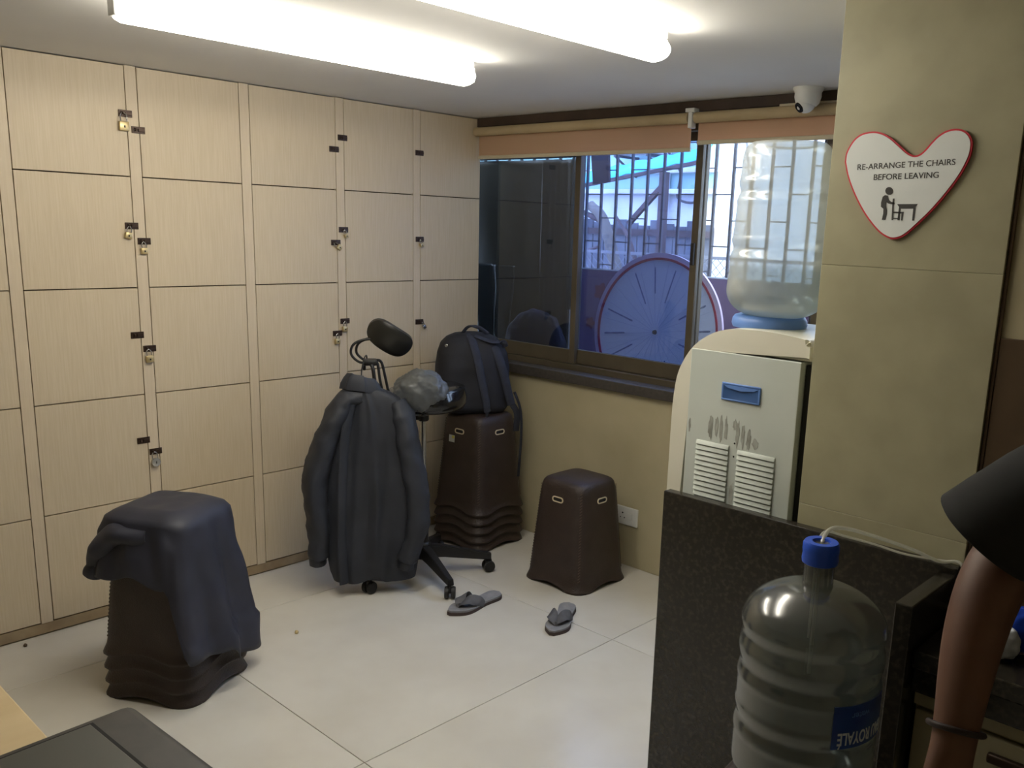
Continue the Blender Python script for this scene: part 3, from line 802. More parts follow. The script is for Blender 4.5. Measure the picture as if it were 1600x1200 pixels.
def wloc(px_, py_, pz_):                    # world -> local of the stack frame
    dx, dy = px_ - LX, py_ - LY; c, s = math.cos(-LR), math.sin(-LR)
    return (dx * c - dy * s, dx * s + dy * c, pz_)
b = BM(); tube(b, [wloc(.76, -2.17, .60), wloc(.705, -2.235, .60), wloc(.655, -2.275, .57), wloc(.625, -2.29, .52), wloc(.615, -2.30, .47)], lambda s: (.085 - .042 * s, .045 - .010 * s), 24, 8); crumple(b, .022, 13, 2)
sl = obj('sleeve', b, M['fabric_navy'], t, True)
b = BM(); tube(b, [wloc(.617, -2.296, .49), wloc(.603, -2.306, .455), wloc(.597, -2.314, .43)], lambda s: .033 - .003 * s, 18, 4); crumple(b, .010, 26, 5); obj('cuff', b, M['fabric_navy'], sl, True)

# ================================================================== CHAIR
CX, CY = .53, -.82
t = thing('drafting_chair', 'tall black drafting chair on castors with a moulded backrest', 'chair', (CX, CY, 0))
UA = math.atan2(.807, .59)
def U(u, n, z): return (u * .59 - n * .807, u * .807 + n * .59, z)      # camera-facing frame: u right, n away
# base: five legs with castors
feet = [(.832, -.911), (.716, -.567)]
a0 = math.atan2(-.911 - CY, .832 - CX)
for k in range(5):
    a = a0 + k * 2 * PI / 5; c, s = math.cos(a), math.sin(a)
    b = BM(); R_ = .315
    rings = []
    for r, z, w, h in ((.02, .125, .028, .03), (.10, .118, .025, .027), (.2, .100, .021, .022), (.29, .084, .017, .018), (R_ + .012, .078, .015, .016)):
        rings.append([Vector((c * r - s * w * i, s * r + c * w * i, z + h * j)) for i, j in ((-1, -1), (1, -1), (.75, 1), (-.75, 1))])
    rings_to_faces(b, rings); bmesh.ops.bevel(b, geom=b.edges[:], offset=.003, segments=2, affect='EDGES')
    lg = obj('leg', b, M['black_plastic'], t, True)
    b = BM(); ra = a + .7 * (k % 3) - .5
    for sd in (-1, 1):
        w0, w1 = (.006, .024) if sd > 0 else (-.024, -.006)
        pts = [(.012, w0), (.026, w0), (.029, (w0 + w1) / 2), (.026, w1), (.012, w1)]
        rings = [[Vector((rr * math.cos(q * 2 * PI / 24), x, .029 + rr * math.sin(q * 2 * PI / 24))) for q in range(24)] for rr, x in pts]
        rings_to_faces(b, rings)
    tube(b, [(0, -.02, .029), (0, .02, .029)], .006, 10, 0)
    box(b, -.016, .016, -.006, .006, .028, .062, .004)
    tube(b, [(0, 0, .055), (0, 0, .085)], .006, 10, 0)
    obj('castor', b, M['caster'], lg, True, loc=(c * R_, s * R_, 0), rot=(0, 0, ra))
b = BM(); lathe(b, [(.03, .085), (.036, .09), (.038, .15), (.034, .165), (.028, .17)], 24); obj('hub', b, M['black_plastic'], t, True)
b = BM(); lathe(b, [(.0255, .165), (.0255, .40), (.023, .405), (.018, .405)], 24); obj('column_sleeve', b, M['black_plastic'], t, True)
b = BM(); lathe(b, [(.0135, .40), (.0135, .76)], 20); obj('gas_piston', b, M['steel'], t, True)
b = BM(); lathe(b, [(.022, .755), (.026, .76), (.026, .795)], 20); box(b, -.07, .07, -.09, .09, .792, .812, .006); obj('seat_mount', b, M['black_plastic'], t, True)
# round seat
b = BM(); lathe(b, [(.08, .812), (.155, .812), (.185, .824), (.200, .850), (.200, .876), (.188, .900), (.155, .914), (.08, .912), (.002, .908)], 48)
for v in b.verts:
    if v.co.z > .88: v.co.z += .018 * (v.co.x * .59 + v.co.y * .807) / .19
obj('seat', b, M['gloss_black'], t, True)
# back support: bar from under the seat, clamp, two bent rods
b = BM(); tube(b, [U(-.02, -.0, .775), U(-.14, -.01, .775), U(-.175, -.01, .80), U(-.178, -.01, .86), U(-.195, -.01, .95), U(-.205, -.012, 1.022), U(-.225, -.015, 1.03), U(-.252, -.015, 1.03)], .0065, 10, 8)
obj('support_rod', b, M['black_plastic'], t, True)
b = BM(); tube(b, [U(-.02, .035, .775), U(-.12, .03, .775), U(-.150, .028, .80), U(-.155, .025, .87), U(-.172, .02, .96), U(-.188, .012, 1.025), U(-.215, .005, 1.035), U(-.252, 0, 1.03)], .0065, 10, 8)
obj('support_rod', b, M['black_plastic'], t, True)
b = BM(); tube(b, [U(-.02, -.04, .775), U(-.18, -.045, .775), U(-.212, -.045, .80), U(-.216, -.045, .90), U(-.224, -.045, 1.0), U(-.238, -.03, 1.028)], .0085, 10, 8)
obj('support_rod', b, M['black_plastic'], t, True)
b = BM(); box(b, -.030, .030, -.045, .022, -.012, .014, .006); box(b, -.032, -.018, -.03, -.012, -.035, -.010, .004)
obj('clamp', b, M['black_plastic'], t, True, loc=U(-.238, 0, 1.028), rot=(0, 0, UA))
for n_, du in ((-.03, 0), (.02, .022)):
    b = BM(); tube(b, [U(-.245, n_ * .5, 1.028), U(-.285 + du, n_, 1.032), U(-.318 + du, n_, 1.065), U(-.312 + du, n_, 1.105), U(-.275 + du, n_, 1.128), U(-.20, n_, 1.140)], .0058, 10, 8)
    obj('rod_loop', b, M['black_plastic'], t, True)
# moulded backrest shell (kidney dish, convex to the viewer)
b = BM(); NR, NA = 10, 48; rings = []
def padpt(r, a, th):
    x = .108 * r * math.cos(a); z = .080 * r * math.sin(a) * (1 + .16 * math.cos(2 * a)) - .018 * (x / .15) ** 2 * 0
    x0 = x; z -= .020 * (1 - (x0 / .12) ** 2) * (1 if math.sin(a) < 0 else .2) * -r * .6
    y = -.050 * (1 - (x0 / .122) ** 2) - .012 * (1 - r ** 4) + th
    return Vector((x0, y, z))
outer = [[padpt(i / NR, 2 * PI * k / NA, 0) for k in range(NA)] for i in range(1, NR + 1)]
innr = [[padpt(i / NR * .985, 2 * PI * k / NA, .020 + .006 * (i / NR)) for k in range(NA)] for i in range(NR, 0, -1)]
rings_to_faces(b, outer + innr)
o = obj('backrest', b, M['pad'], t, True, loc=U(-.150, .0, 1.142))
# back (convex) side looks to camera-left and down; long axis runs away from the clamp
ax = Vector(U(.80, .15, 0)) + Vector((0, 0, -.52)); ax.normalize()
nrm = Vector(U(-.45, -.80, 0)) + Vector((0, 0, .05)); nrm = (nrm - ax * nrm.dot(ax)).normalized()
yy = -nrm; zz = ax.cross(yy)
o.rotation_euler = Matrix((ax, yy, zz)).transposed().to_euler()
# crumpled plastic bag on seat
b = BM(); bmesh.ops.create_icosphere(b, subdivisions=5, radius=1)
for v in b.verts:
    p = v.co.copy(); f = 1 + .10 * noise.noise(p * 2.2) + .09 * abs(noise.noise(p * 4.5 + Vector((3, 1, 2)))) - .07 * abs(noise.noise(p * 9))
    v.co = Vector((p.x * .118 * f, p.y * .085 * f, p.z * .100 * f))
o = obj('plastic_bag', b, M['bag_clear'], smooth=60); o.location = (CX + U(-.018, -.135, 0)[0], CY + U(-.018, -.135, 0)[1], .915); o.rotation_euler = (0, 0, UA)
tag(o, 'crumpled translucent grey plastic bag lying on the chair seat', 'bag')
b = BM(); bmesh.ops.create_icosphere(b, subdivisions=4, radius=1)
for v in b.verts:
    p = v.co.copy(); f = 1 + .25 * noise.noise(p * 2.6 + Vector((7, 0, 0)))
    v.co = Vector((p.x * .07 * f, p.y * .05 * f, p.z * .05 * f))
o2 = obj('bag_contents', b, M['fabric_navy'], o, True); o2.location = (.02, -.02, -.015)

# ================================================================== HANGING JACKET
JO = Vector((.573, -1.06, 0))
t = thing('hanging_jacket', 'long black nylon jacket hanging from the back of the drafting chair', 'jacket', JO, UA)
def fold(a, z, k, amp, ph=0): return amp * (math.sin(a * k + ph + 2.5 * z) * .6 + .8 * noise.noise(Vector((math.cos(a) * 2.2, math.sin(a) * 2.2, z * 5 + ph))))
b = BM(); rings = []; NA = 96
TS = [(.075, -.058, .182, .062), (.12, -.062, .194, .068), (.2, -.062, .204, .07), (.35, -.062, .212, .07), (.5, -.060, .208, .068), (.65, -.06, .198, .066), (.78, -.06, .175, .062), (.86, -.068, .158, .056), (.90, -.075, .135, .050), (.925, -.085, .10, .045), (.945, -.10, .062, .04), (.965, -.105, .046, .036)]
def interp(T, z):
    for p, q in zip(T, T[1:]):
        if p[0] <= z <= q[0]:
            k = (z - p[0]) / (q[0] - p[0]); return [p[i] + (q[i] - p[i]) * k for i in range(1, len(p))]
    return list(T[-1][1:])
zl = [.0751 + i * (.965 - .0751) / 44 for i in range(45)]
for z in zl:
    c, hw, hd = interp(TS, z); r = []
    for k in range(NA):
        a = 2 * PI * k / NA; x, y = sup(hw, a, 2.6, hd); f = fold(a, z, 4, .013 * (1 - .6 * max(0, z - .6) / .36)) 
        zz = z + (0 if z > .08 else .012 * math.sin(a * 3))
        y2 = y * (1 + f / hd)
        # front opening crease, left of middle
        if y < 0: y2 += .014 * math.exp(-((x + c + .16 - (z - .5) * .06) / .018) ** 2)
        r.append(Vector((c + x + f * .4, y2, zz)))
    rings.append(r)
rings_to_faces(b, rings); obj('torso', b, M['fabric_black'], t, 80)
def sleeve(path, rad, seed, nm='sleeve'):
    b = BM(); tube(b, path, rad, 32, 10); crumple(b, .012, 13, seed); crumple(b, .005, 34, seed)
    return obj(nm, b, M['fabric_black'], t, 80)
sl = sleeve([(-.10, .0, .90), (-.165, -.0, .888), (-.205, -.005, .83), (-.258, -.01, .70), (-.305, -.015, .55), (-.305, -.02, .42), (-.298, -.02, .29), (-.300, -.02, .185)], lambda s: (.056 + .040 * math.sin(PI * min(1, s * 1.1)) ** 1.3, .044 + .012 * math.sin(PI * s)), 1)
b = BM(); tube(b, [(-.304, -.02, .205), (-.303, -.02, .152)], .047, 28, 3, flat=.8); crumple(b, .003, 40, 3); obj('cuff', b, M['fabric_black'], sl, True)
sr = sleeve([(.045, -.01, .885), (.075, -.03, .80), (.105, -.05, .65), (.128, -.06, .5), (.140, -.06, .38), (.115, -.06, .26), (.085, -.055, .17)], lambda s: (.046 + .016 * math.sin(PI * min(1, s * 1.3)), .040 + .010 * math.sin(PI * s)), 4)
b = BM(); tube(b, [(.088, -.055, .185), (.078, -.055, .13)], .045, 28, 3, flat=.8); crumple(b, .003, 40, 6); obj('cuff', b, M['fabric_black'], sr, True)
b = BM(); rings = []
for i, (z, w, d) in enumerate(((.925, .086, .052), (.95, .080, .05), (.975, .066, .045), (.992, .052, .036))):
    rings.append([Vector((-.105 + .0 * i + w * math.cos(2 * PI * k / 40) + .01 * math.sin(k * .9), d * math.sin(2 * PI * k / 40), z + .016 * math.cos(2 * PI * k / 40 + 2.6))) for k in range(40)])
rings += [[Vector((p.x * .86 - .105 * .14, p.y * .8, p.z - .006)) for p in r] for r in rings[::-1]]
rings_to_faces(b, rings); obj('collar', b, M['fabric_black'], t, True)
# storm flap
b = BM(); tube(b, [(-.145, -.050, .90), (-.175, -.066, .74), (-.19, -.072, .5), (-.195, -.073, .25), (-.19, -.068, .07)], lambda s: (.006, .022), 12, 8); obj('front_flap', b, M['fabric_black'], t, True)
# hanger hook up to the clamp
b = BM(); tube(b, [(-.10, .01, .955), (-.105, .03, 1.0), (-.095, .10, 1.05), (-.085, .17, 1.058), (-.082, .185, 1.035)], .003, 8, 6); obj('hanger_hook', b, M['black_plastic'], t, True)

# ================================================================== BACKPACK
BZ = .7005
t = thing('backpack', 'dark navy backpack standing on the corner stool stack', 'backpack', (.318, -.268, BZ), UA); t.scale = (1, 1, .93)
b = BM(); rings = []; T = [(0, -.045, .165, .095), (.03, -.045, .185, .125), (.12, -.045, .192, .13), (.25, -.045, .188, .125), (.33, -.048, .180, .115), (.38, -.05, .16, .10), (.415, -.052, .125, .078), (.435, -.054, .08, .05), (.442, -.054, .03, .02)]
for i in range(40):
    z = .442 * (i / 39) ** .85; c, hw, hd = interp(T, min(z, .4419)); r = []
    for k in range(72):
        a = 2 * PI * k / 72; x, y = sup(hw, a, 3.2, hd); f = .008 * noise.noise(Vector((x * 12, y * 12, z * 10)))
        r.append(Vector((c + x * (1 + f * 4), y * (1 + f * 6), z)))
    rings.append(r)
rings_to_faces(b, rings); body = obj('pack_body', b, M['pack'], t, 70)
b = BM(); tube(b, [(-.21, -.05, .09), (-.20, -.085, .2), (-.17, -.085, .31), (-.12, -.065, .38), (-.06, -.03, .425)], .005, 8, 8); obj('zip', b, M['strap'], t, True)
def webstrap(pts, w, th, m, nm='shoulder_strap', par=None):
    b = BM(); path = smooth_path(pts, 10); rings = []
    for i, p in enumerate(path):
        s = i / (len(path) - 1); ww = w(s) if callable(w) else w
        d = (path[min(i + 1, len(path) - 1)] - path[max(i - 1, 0)]).normalized(); side = Vector((1, .25, 0)); side = (side - d * side.dot(d)).normalized(); nn = d.cross(side)
        rings.append([p + side * ww * math.cos(q * PI / 8) + nn * th * math.sin(q * PI / 8) for q in range(16)])
    rings_to_faces(b, rings); return obj(nm, b, m, par or t, True)
s1 = webstrap([(-.07, -.035, .432), (-.055, -.085, .40), (-.035, -.13, .32), (-.012, -.15, .2), (.01, -.148, .09), (.02, -.14, .02)], lambda s: .025 - .007 * s, .009, M['strap'])
s2 = webstrap([(.01, -.03, .42), (.04, -.07, .395), (.075, -.105, .32), (.105, -.115, .22), (.13, -.105, .12), (.15, -.09, .05)], lambda s: .027 - .006 * s, .009, M['strap'])
webstrap([(-.10, -.02, .435), (-.07, -.05, .475), (-.02, -.05, .470), (.03, -.03, .435)], .010, .006, M['strap'], 'carry_handle')
webstrap([(-.04, -.06, .425), (.04, -.10, .40), (.10, -.09, .395), (.115, -.07, .37)], .016, .006, M['strap'], 'top_flap_strap')
webstrap([(.152, -.092, .055), (.178, -.10, .0), (.176, -.10, -.10)], .017, .003, M['pack'], 'webbing')
webstrap([(.165, -.09, .12), (.196, -.10, .02), (.202, -.11, -.12), (.192, -.11, -.36)], .0075, .002, M['pack'], 'webbing')
webstrap([(.02, -.142, .02), (.012, -.145, -.03), (.0, -.145, -.06)], .008, .002, M['pack'], 'webbing')
b = BM(); lathe(b, [(.006, 0), (.008, .002), (.006, .003), (.004, .003)], 14); obj('eyelet', b, M['steel'], body, True, loc=(-.185, -.085, .375), rot=(PI / 2, 0, -.35))

# ================================================================== FLIP-FLOPS
def flipflop(x, y, rot, label, twist=0):
    t = thing('flip_flop', label, 'sandal', (x, y, 0), rot, 'pair of grey flip-flops'); t.scale = (1.1, 1.1, 1.1)
    # sole outline: toe at -y, heel at +y
    def hw(s):                                          # half width along length 0 toe .. 1 heel
        return (.047 * math.sin(PI * min(1, s * 1.9 + .06)) if s < .25 else .047 - .016 * sstep(.25, .62, s) + .004 * sstep(.62, .85, s)) if s < .86 else .035 * math.sqrt(max(0, 1 - ((s - .86) / .14) ** 2)) * 1.0
    L_ = .28; N_ = 30; left = []; right = []
    for i in range(N_ + 1):
        s = i / N_; w = max(hw(s), .002) if s < .25 else max(hw(s), .002); c = .006 * math.sin(PI * s * 1.2)
        left.append((c - w, -L_ / 2 + s * L_)); right.append((c + w, -L_ / 2 + s * L_))
    P = right + left[::-1]
    def slab(z0, z1, sc):
        b = BM(); a = [b.verts.new((px * sc, py * sc, z0)) for px, py in P]; c = [b.verts.new((px * sc, py * sc, z1)) for px, py in P]
        b.faces.new(a[::-1]); b.faces.new(c); n = len(P)
        for k in range(n): b.faces.new((a[k], a[(k + 1) % n], c[(k + 1) % n], c[k]))
        return b
    obj('sole', slab(.0004, .013, 1.0), M['sole'], t); obj('footbed', slab(.0131, .020, .975), M['sole_top'], t)
    for sgn_ in (-1, 1):
        b = BM(); path = smooth_path([(0.002, -.088, .022), (sgn_ * .010, -.075, .036), (sgn_ * .026, -.048, .046), (sgn_ * .038, -.015, .036), (sgn_ * .040, .012, .016)], 8); rings = []
        for i, p in enumerate(path):
            s = i / (len(path) - 1); d = (path[min(i + 1, len(path) - 1)] - path[max(i - 1, 0)]).normalized(); side = Vector((-.2 * sgn_, .9, .35)); side = (side - d * side.dot(d)).normalized(); nn = d.cross(side); w = .006 + .017 * math.sin(PI * min(1, s * .8 + .05))
            rings.append([p + side * w * math.cos(q * PI / 6) + nn * .0028 * math.sin(q * PI / 6) for q in range(12)])
        rings_to_faces(b, rings); obj('strap', b, M['sandal_strap'], t, True)
    b = BM(); tube(b, [(.001, -.09, .018), (.001, -.086, .036)], .0045, 8, 3); obj('toe_post', b, M['sandal_strap'], t, True)
    return t
flipflop(.965, -.880, .0, 'left grey flip-flop lying beside the chair castor')
flipflop(1.335, -.720, .48, 'right grey flip-flop lying before the single brown stool')
# crumb on the floor
b = BM(); bmesh.ops.create_icosphere(b, subdivisions=2, radius=.008); crumple(b, .005, 90)
tag(obj('crumb', b, M['brass'], loc=(.672, -1.59, .007)), 'tiny yellowish crumb on the floor tiles', 'litter')
b = BM(); bmesh.ops.create_icosphere(b, subdivisions=2, radius=.007); crumple(b, .003, 90)
tag(obj('crumb', b, M['brown_panel'], loc=(.062, -2.39, .006)), 'tiny dark speck on the floor at the locker plinth', 'litter')

# ================================================================== DESK AND PRINTER (near left)
t = thing('desk', 'light wood desk in the near left corner', 'desk', (2.1, -3.3, 0))
b = BM(); box(b, -.8, .75, -.35, .372, .722, .75, .003); obj('desktop', b, M['desk'], t)
for x in (-.76, .71):
    for y in (-.31, .33):
        b = BM(); box(b, x - .02, x + .02, y - .02, y + .02, .0005, .7215, .002); obj('leg', b, M['desk'], t)
t = thing('printer', 'black box-shaped printer with a recessed grey lid on the desk', 'printer', (2.615, -3.062, .7505), .05)
b = BM(); box(b, -.175, .235, -.175, .160, .004, .156, .022, 4); obj('case', b, M['printer'], t, 50)
b = BM(); box(b, -.178, .238, -.178, .163, .158, .196, .019, 5)
lid = obj('lid', b, M['printer'], t, 50)
b = BM(); box(b, -.150, .205, -.16, .092, .1961, .1992, .0012, 2); obj('lid_panel', b, M['printer_top'], lid)
b = BM(); box(b, -.156, .211, -.166, .098, .1960, .1966); obj('lid_groove', b, M['black'], lid)
for x in (-.14, .2):
    for y in (-.14, .12):
        b = BM(); lathe(b, [(.012, 0), (.012, .006)], 12, (x, y)); obj('rubber_foot', b, M['black'], t)

# ================================================================== PLASTIC BAG ON COUNTER
t = thing('snack_packet', 'blue and yellow glossy packet on the worktop behind the forearm', 'packet', (3.262, -1.43, .8005), .5)
M['packet'] = mat('packet_foil', (30, 70, 190), .25, (230, 190, 80), 9, lo=.52, hi=.6, bump=.3, bscale=30)
M['packet_w'] = mat('packet_white', (200, 205, 215), .4, bump=.3, bscale=30)
def puff(w, d, h, seed):
    b = BM(); bmesh.ops.create_icosphere(b, subdivisions=4, radius=1)
    for v in b.verts:
        p = v.co.copy(); f = 1 + .18 * noise.noise(p * 2.5 + Vector((seed, 0, 0)))
        v.co = Vector((math.copysign(abs(p.x) ** .7, p.x) * w * f, math.copysign(abs(p.y) ** .7, p.y) * d * f, (p.z * f + 1.1) * h)); v.co.z = max(v.co.z, 0)
    return b
obj('packet_front', puff(.055, .03, .05, 1), M['packet'], t, True)
obj('packet_fold', puff(.035, .025, .034, 4), M['packet_w'], t, True, loc=(-.055, -.035, 0))

# ================================================================== PERSON
t = thing('person', 'person in black t-shirt and trousers with a dark wristband at the right edge', 'person', (3.62, -1.95, 0))
P0 = Vector((3.62, -1.95, 0))
def W3(x, y, z): return (x - P0.x, y - P0.y, z)
vs = []; es = []
def av(co, r, par=None):
    vs.append((co, r)); i = len(vs) - 1
    if par is not None: es.append((par, i))
    return i
pelv = av(W3(3.63, -1.93, .90), (.11, .085))
ch1 = av(W3(3.625, -1.92, 1.08), (.105, .080), pelv); ch2 = av(W3(3.62, -1.91, 1.25), (.12, .082), ch1); ch3 = av(W3(3.615, -1.91, 1.36), (.10, .065), ch2)
nk = av(W3(3.61, -1.92, 1.435), .052, ch3); hd0 = av(W3(3.605, -1.935, 1.50), .072, nk); hd1 = av(W3(3.60, -1.945, 1.575), (.078, .092), hd0); hd2 = av(W3(3.60, -1.94, 1.645), (.06, .07), hd1)
# right arm (camera-left)
sh = av(W3(3.47, -1.965, 1.375), .055, ch3); ua = av(W3(3.4060, -2.0550, 1.30), .050, sh); el = av(W3(3.3640, -2.1450, 1.205), .047, ua)
fa = av(W3(3.3640, -2.1900, 1.135), .041, el); fb = av(W3(3.3700, -2.2270, 1.068), .034, fa); wr = av(W3(3.3750, -2.2510, 1.012), (.026, .030), fb)
pm = av(W3(3.3780, -2.2710, .975), (.020, .038), wr); pm2 = av(W3(3.3820, -2.2910, .938), (.016, .040), pm)
# left arm
sh2 = av(W3(3.77, -1.86, 1.375), .055, ch3); ua2 = av(W3(3.83, -1.86, 1.24), .046, sh2); el2 = av(W3(3.86, -1.87, 1.10), .04, ua2)
fa2 = av(W3(3.85, -1.95, .99), .036, el2); wr2 = av(W3(3.83, -2.02, .90), .026, fa2); pmL = av(W3(3.82, -2.05, .85), (.018, .036), wr2)
# legs
for sx, fx, fy in ((3.53, 3.50, -2.02), (3.72, 3.74, -1.86)):
    hp_ = av(W3(sx, -1.95, .84), .080, pelv); kn = av(W3(fx, fy + .01, .47), .055, hp_); sk = av(W3(fx, fy + .03, .30), .05, kn); an = av(W3(fx, fy + .03, .09), .038, sk)
    ft = av(W3(fx + .01, fy - .04, .045), (.034, .034), an); av(W3(fx + .02, fy - .13, .032), (.038, .022), ft)
body = grown('body', vs, es, M['skin'], t, 2, pelv)
# fingers: separate skinned chains rooted in the palm
def finger(base, dirs, r0, nm='finger'):
    v = [(base, r0)]; p = Vector(base)
    for k, (d, l) in enumerate(dirs): p = p + Vector(d).normalized() * l; v.append((tuple(p), r0 * (.92 - .1 * k)))
    return grown(nm, v, [(i, i + 1) for i in range(len(v) - 1)], M['skin'], body, 2, 0)
b0 = Vector(W3(3.3820, -2.2910, .938)); ac = Vector((.72, .62, 0)).normalized(); dn = Vector((.05, -.42, -.9)); cu = Vector((.25, .15, -.95)); cu2 = Vector((.5, .45, -.7))
for k, (o_, ln) in enumerate(((-.030, .040), (-.010, .046), (.011, .043), (.031, .033))):
    finger(tuple(b0 + ac * o_ * 1.0 + dn * .004), [(dn, .02), (dn, ln), (cu, ln * .62), (cu2, ln * .45)], .0088)
pb = Vector(W3(3.3780, -2.2710, .975))
finger(tuple(pb + ac * -.022), [((-.6, -.75, -.55), .026), ((-.35, -.6, -.8), .03), ((.0, -.4, -.9), .026)], .0098, 'thumb')
bL = Vector(W3(3.82, -2.05, .85))
for k, (o_, ln) in enumerate(((-.028, .038), (-.009, .044), (.010, .041), (.029, .032))):
    finger(tuple(bL + Vector((1, -.1, 0)) * o_), [((0, -.5, -.85), .02), ((0, -.4, -.9), ln), ((0, .1, -1), ln * .6), ((0, .4, -.8), ln * .45)], .0086)
finger(tuple(bL + Vector((-.025, 0, .02))), [((-.7, -.5, -.5), .03), ((-.3, -.5, -.8), .028), ((0, -.3, -.9), .022)], .0096, 'thumb')
# face
hc = Vector(W3(3.60, -1.945, 1.575)); G = Vector((.40, -.917, 0)); Sd = Vector((.917, .40, 0))
for s in (-1, 1):
    b = BM(); bmesh.ops.create_uvsphere(b, u_segments=14, v_segments=10, radius=.012); e = obj('eye', b, M['sign_white'], body, True, loc=tuple(hc + G * .060 + Sd * .027 * s + Vector((0, 0, .0))))
    b = BM(); bmesh.ops.create_uvsphere(b, u_segments=12, v_segments=8, radius=.0052); obj('pupil', b, M['black'], e, True, loc=tuple(G * .0078))
    b = BM(); bmesh.ops.create_uvsphere(b, u_segments=14, v_segments=10, radius=1)
    for v in b.verts: v.co = Vector((v.co.x * .008, v.co.y * .017, v.co.z * .028))
    obj('ear', b, M['skin'], body, True, loc=tuple(hc + Sd * .077 * s + Vector((0, 0, -.006))), rot=(0, 0, math.atan2(Sd.y, Sd.x)))
grown('nose', [(tuple(hc + G * .064 + Vector((0, 0, .004))), .010), (tuple(hc + G * .080 + Vector((0, 0, -.028))), .015), (tuple(hc + G * .064 + Vector((0, 0, -.036))), .012)], [(0, 1), (1, 2)], M['skin'], body, 2)
M['lip'] = mat('lips', (120, 66, 58), .5)
grown('mouth', [(tuple(hc + G * .056 + Sd * -.024 + Vector((0, 0, -.056))), .004), (tuple(hc + G * .066 + Vector((0, 0, -.055))), .008), (tuple(hc + G * .056 + Sd * .024 + Vector((0, 0, -.056))), .004)], [(0, 1), (1, 2)], M['lip'], body, 2)
b = BM(); bmesh.ops.create_uvsphere(b, u_segments=32, v_segments=20, radius=1)
for v in b.verts: v.co = Vector((v.co.x * .092, v.co.y * .102, v.co.z * .10))
bmesh.ops.delete(b, geom=[v for v in b.verts if (v.co.y < -.03 and v.co.z < .03) or v.co.z < -.055], context='VERTS')
crumple(b, .008, 30, 8)
o = obj('hair', b, M['hair'], t, True, loc=tuple(hc + Vector((0, 0, .022)) - G * .014), rot=(0, 0, math.atan2(G.y, G.x) + PI / 2)); sm_ = o.modifiers.new('s', 'SOLIDIFY'); sm_.thickness = .012
# shirt (torso + sleeves) and trousers
def torso_loft(bm, T, cap=True):
    rings = []
    for z, cx, cy, hw, hd in T:
        rings.append([Vector((cx, cy, z)) - Vector((P0.x, P0.y, 0)) + Sd * x + G * y for x, y in (sup(hw, 2 * PI * k / 48, 2.5, hd) for k in range(48))])
    rings_to_faces(bm, rings, cap)
b = BM()
torso_loft(b, [(.84, 3.622, -1.935, .178, .128), (.95, 3.622, -1.93, .172, .126), (1.06, 3.622, -1.925, .168, .122), (1.16, 3.62, -1.92, .175, .124), (1.26, 3.62, -1.915, .186, .126), (1.33, 3.617, -1.913, .188, .118), (1.37, 3.615, -1.913, .178, .105), (1.40, 3.613, -1.915, .145, .090), (1.42, 3.612, -1.917, .105, .078), (1.438, 3.61, -1.92, .072, .068)])
tube(b, [W3(3.75, -1.865, 1.35), W3(3.80, -1.855, 1.30), W3(3.838, -1.857, 1.19)], lambda s: .086 - .018 * s, 24, 6)
crumple(b, .012, 9, 2)
sh_ = obj('t_shirt', b, M['shirt'], t, True)
# loose right sleeve, open-ended cone around the upper arm
b = BM(); rings = []
A0 = Vector(W3(3.52, -1.93, 1.37)); A1 = Vector(W3(3.350, -2.148, 1.262))
Cr = Vector((.7404, .6713, 0)); Cf = Vector((-.6713, .7404, 0)); n0 = (A1 - A0).normalized(); n1 = (Cr * -.52 + Cf * .30 + Vector((0, 0, -.80))).normalized()
for i in range(17):
    k = i / 16; R1 = .080 - .004 * k; p = A0.lerp(A1, k) + Vector((0, 0, .018 * math.sin(PI * k))); d = n0.lerp(n1, k ** 1.5).normalized()
    s_ = d.cross(Cf).normalized(); q_ = s_.cross(d)
    rings.append([p + s_ * math.cos(2 * PI * j / 40) * R1 * 1.03 + q_ * math.sin(2 * PI * j / 40) * R1 for j in range(40)])
rings_to_faces(b, rings, cap=False); crumple(b, .008, 12, 3)
o = obj('sleeve', b, M['shirt'], sh_, True); so = o.modifiers.new('s', 'SOLIDIFY'); so.thickness = .004
b = BM()
torso_loft(b, [(.70, 3.622, -1.945, .165, .115), (.78, 3.622, -1.94, .176, .124), (.88, 3.622, -1.935, .172, .122), (.93, 3.622, -1.93, .160, .115)])
for sx, fx, fy in ((3.535, 3.50, -2.02), (3.712, 3.74, -1.86)):
    tube(b, [W3(sx, -1.955, .83), W3(sx * .7 + fx * .3, fy * .4 - 1.955 * .6, .68), W3(fx, fy + .01, .47), W3(fx, fy + .03, .30), W3(fx, fy + .03, .095)], lambda s: .105 - .042 * min(1, s * 1.5), 28, 8)
crumple(b, .010, 9, 7)
obj('trousers', b, M['trouser'], t, True)
for fx, fy in ((3.50, -2.02), (3.74, -1.86)):
    b = BM(); box(b, fx - .035, fx + .05, fy - .16, fy + .075, .0005, .018, .006)
    bmesh.ops.translate(b, verts=b.verts[:], vec=(-P0.x, -P0.y, 0)); obj('sandal_sole', b, M['sole'], t, True)
# wristband
b = BM(); wc = Vector(W3(3.3735, -2.245, 1.026)); ax_ = (Vector(W3(3.3750, -2.2510, 1.012)) - Vector(W3(3.3700, -2.2270, 1.068))).normalized(); sa = ax_.cross(Vector((0, 0, 1))).normalized(); sb = ax_.cross(sa)
loop = [wc + sa * .0335 * math.cos(2 * PI * k / 32) + sb * .0335 * math.sin(2 * PI * k / 32) for k in range(33)]
tube(b, loop, .0042, 8, 0, cap=False); M['band'] = mat('wristband', (38, 22, 22), .6)
obj('wristband', b, M['band'], t, True)

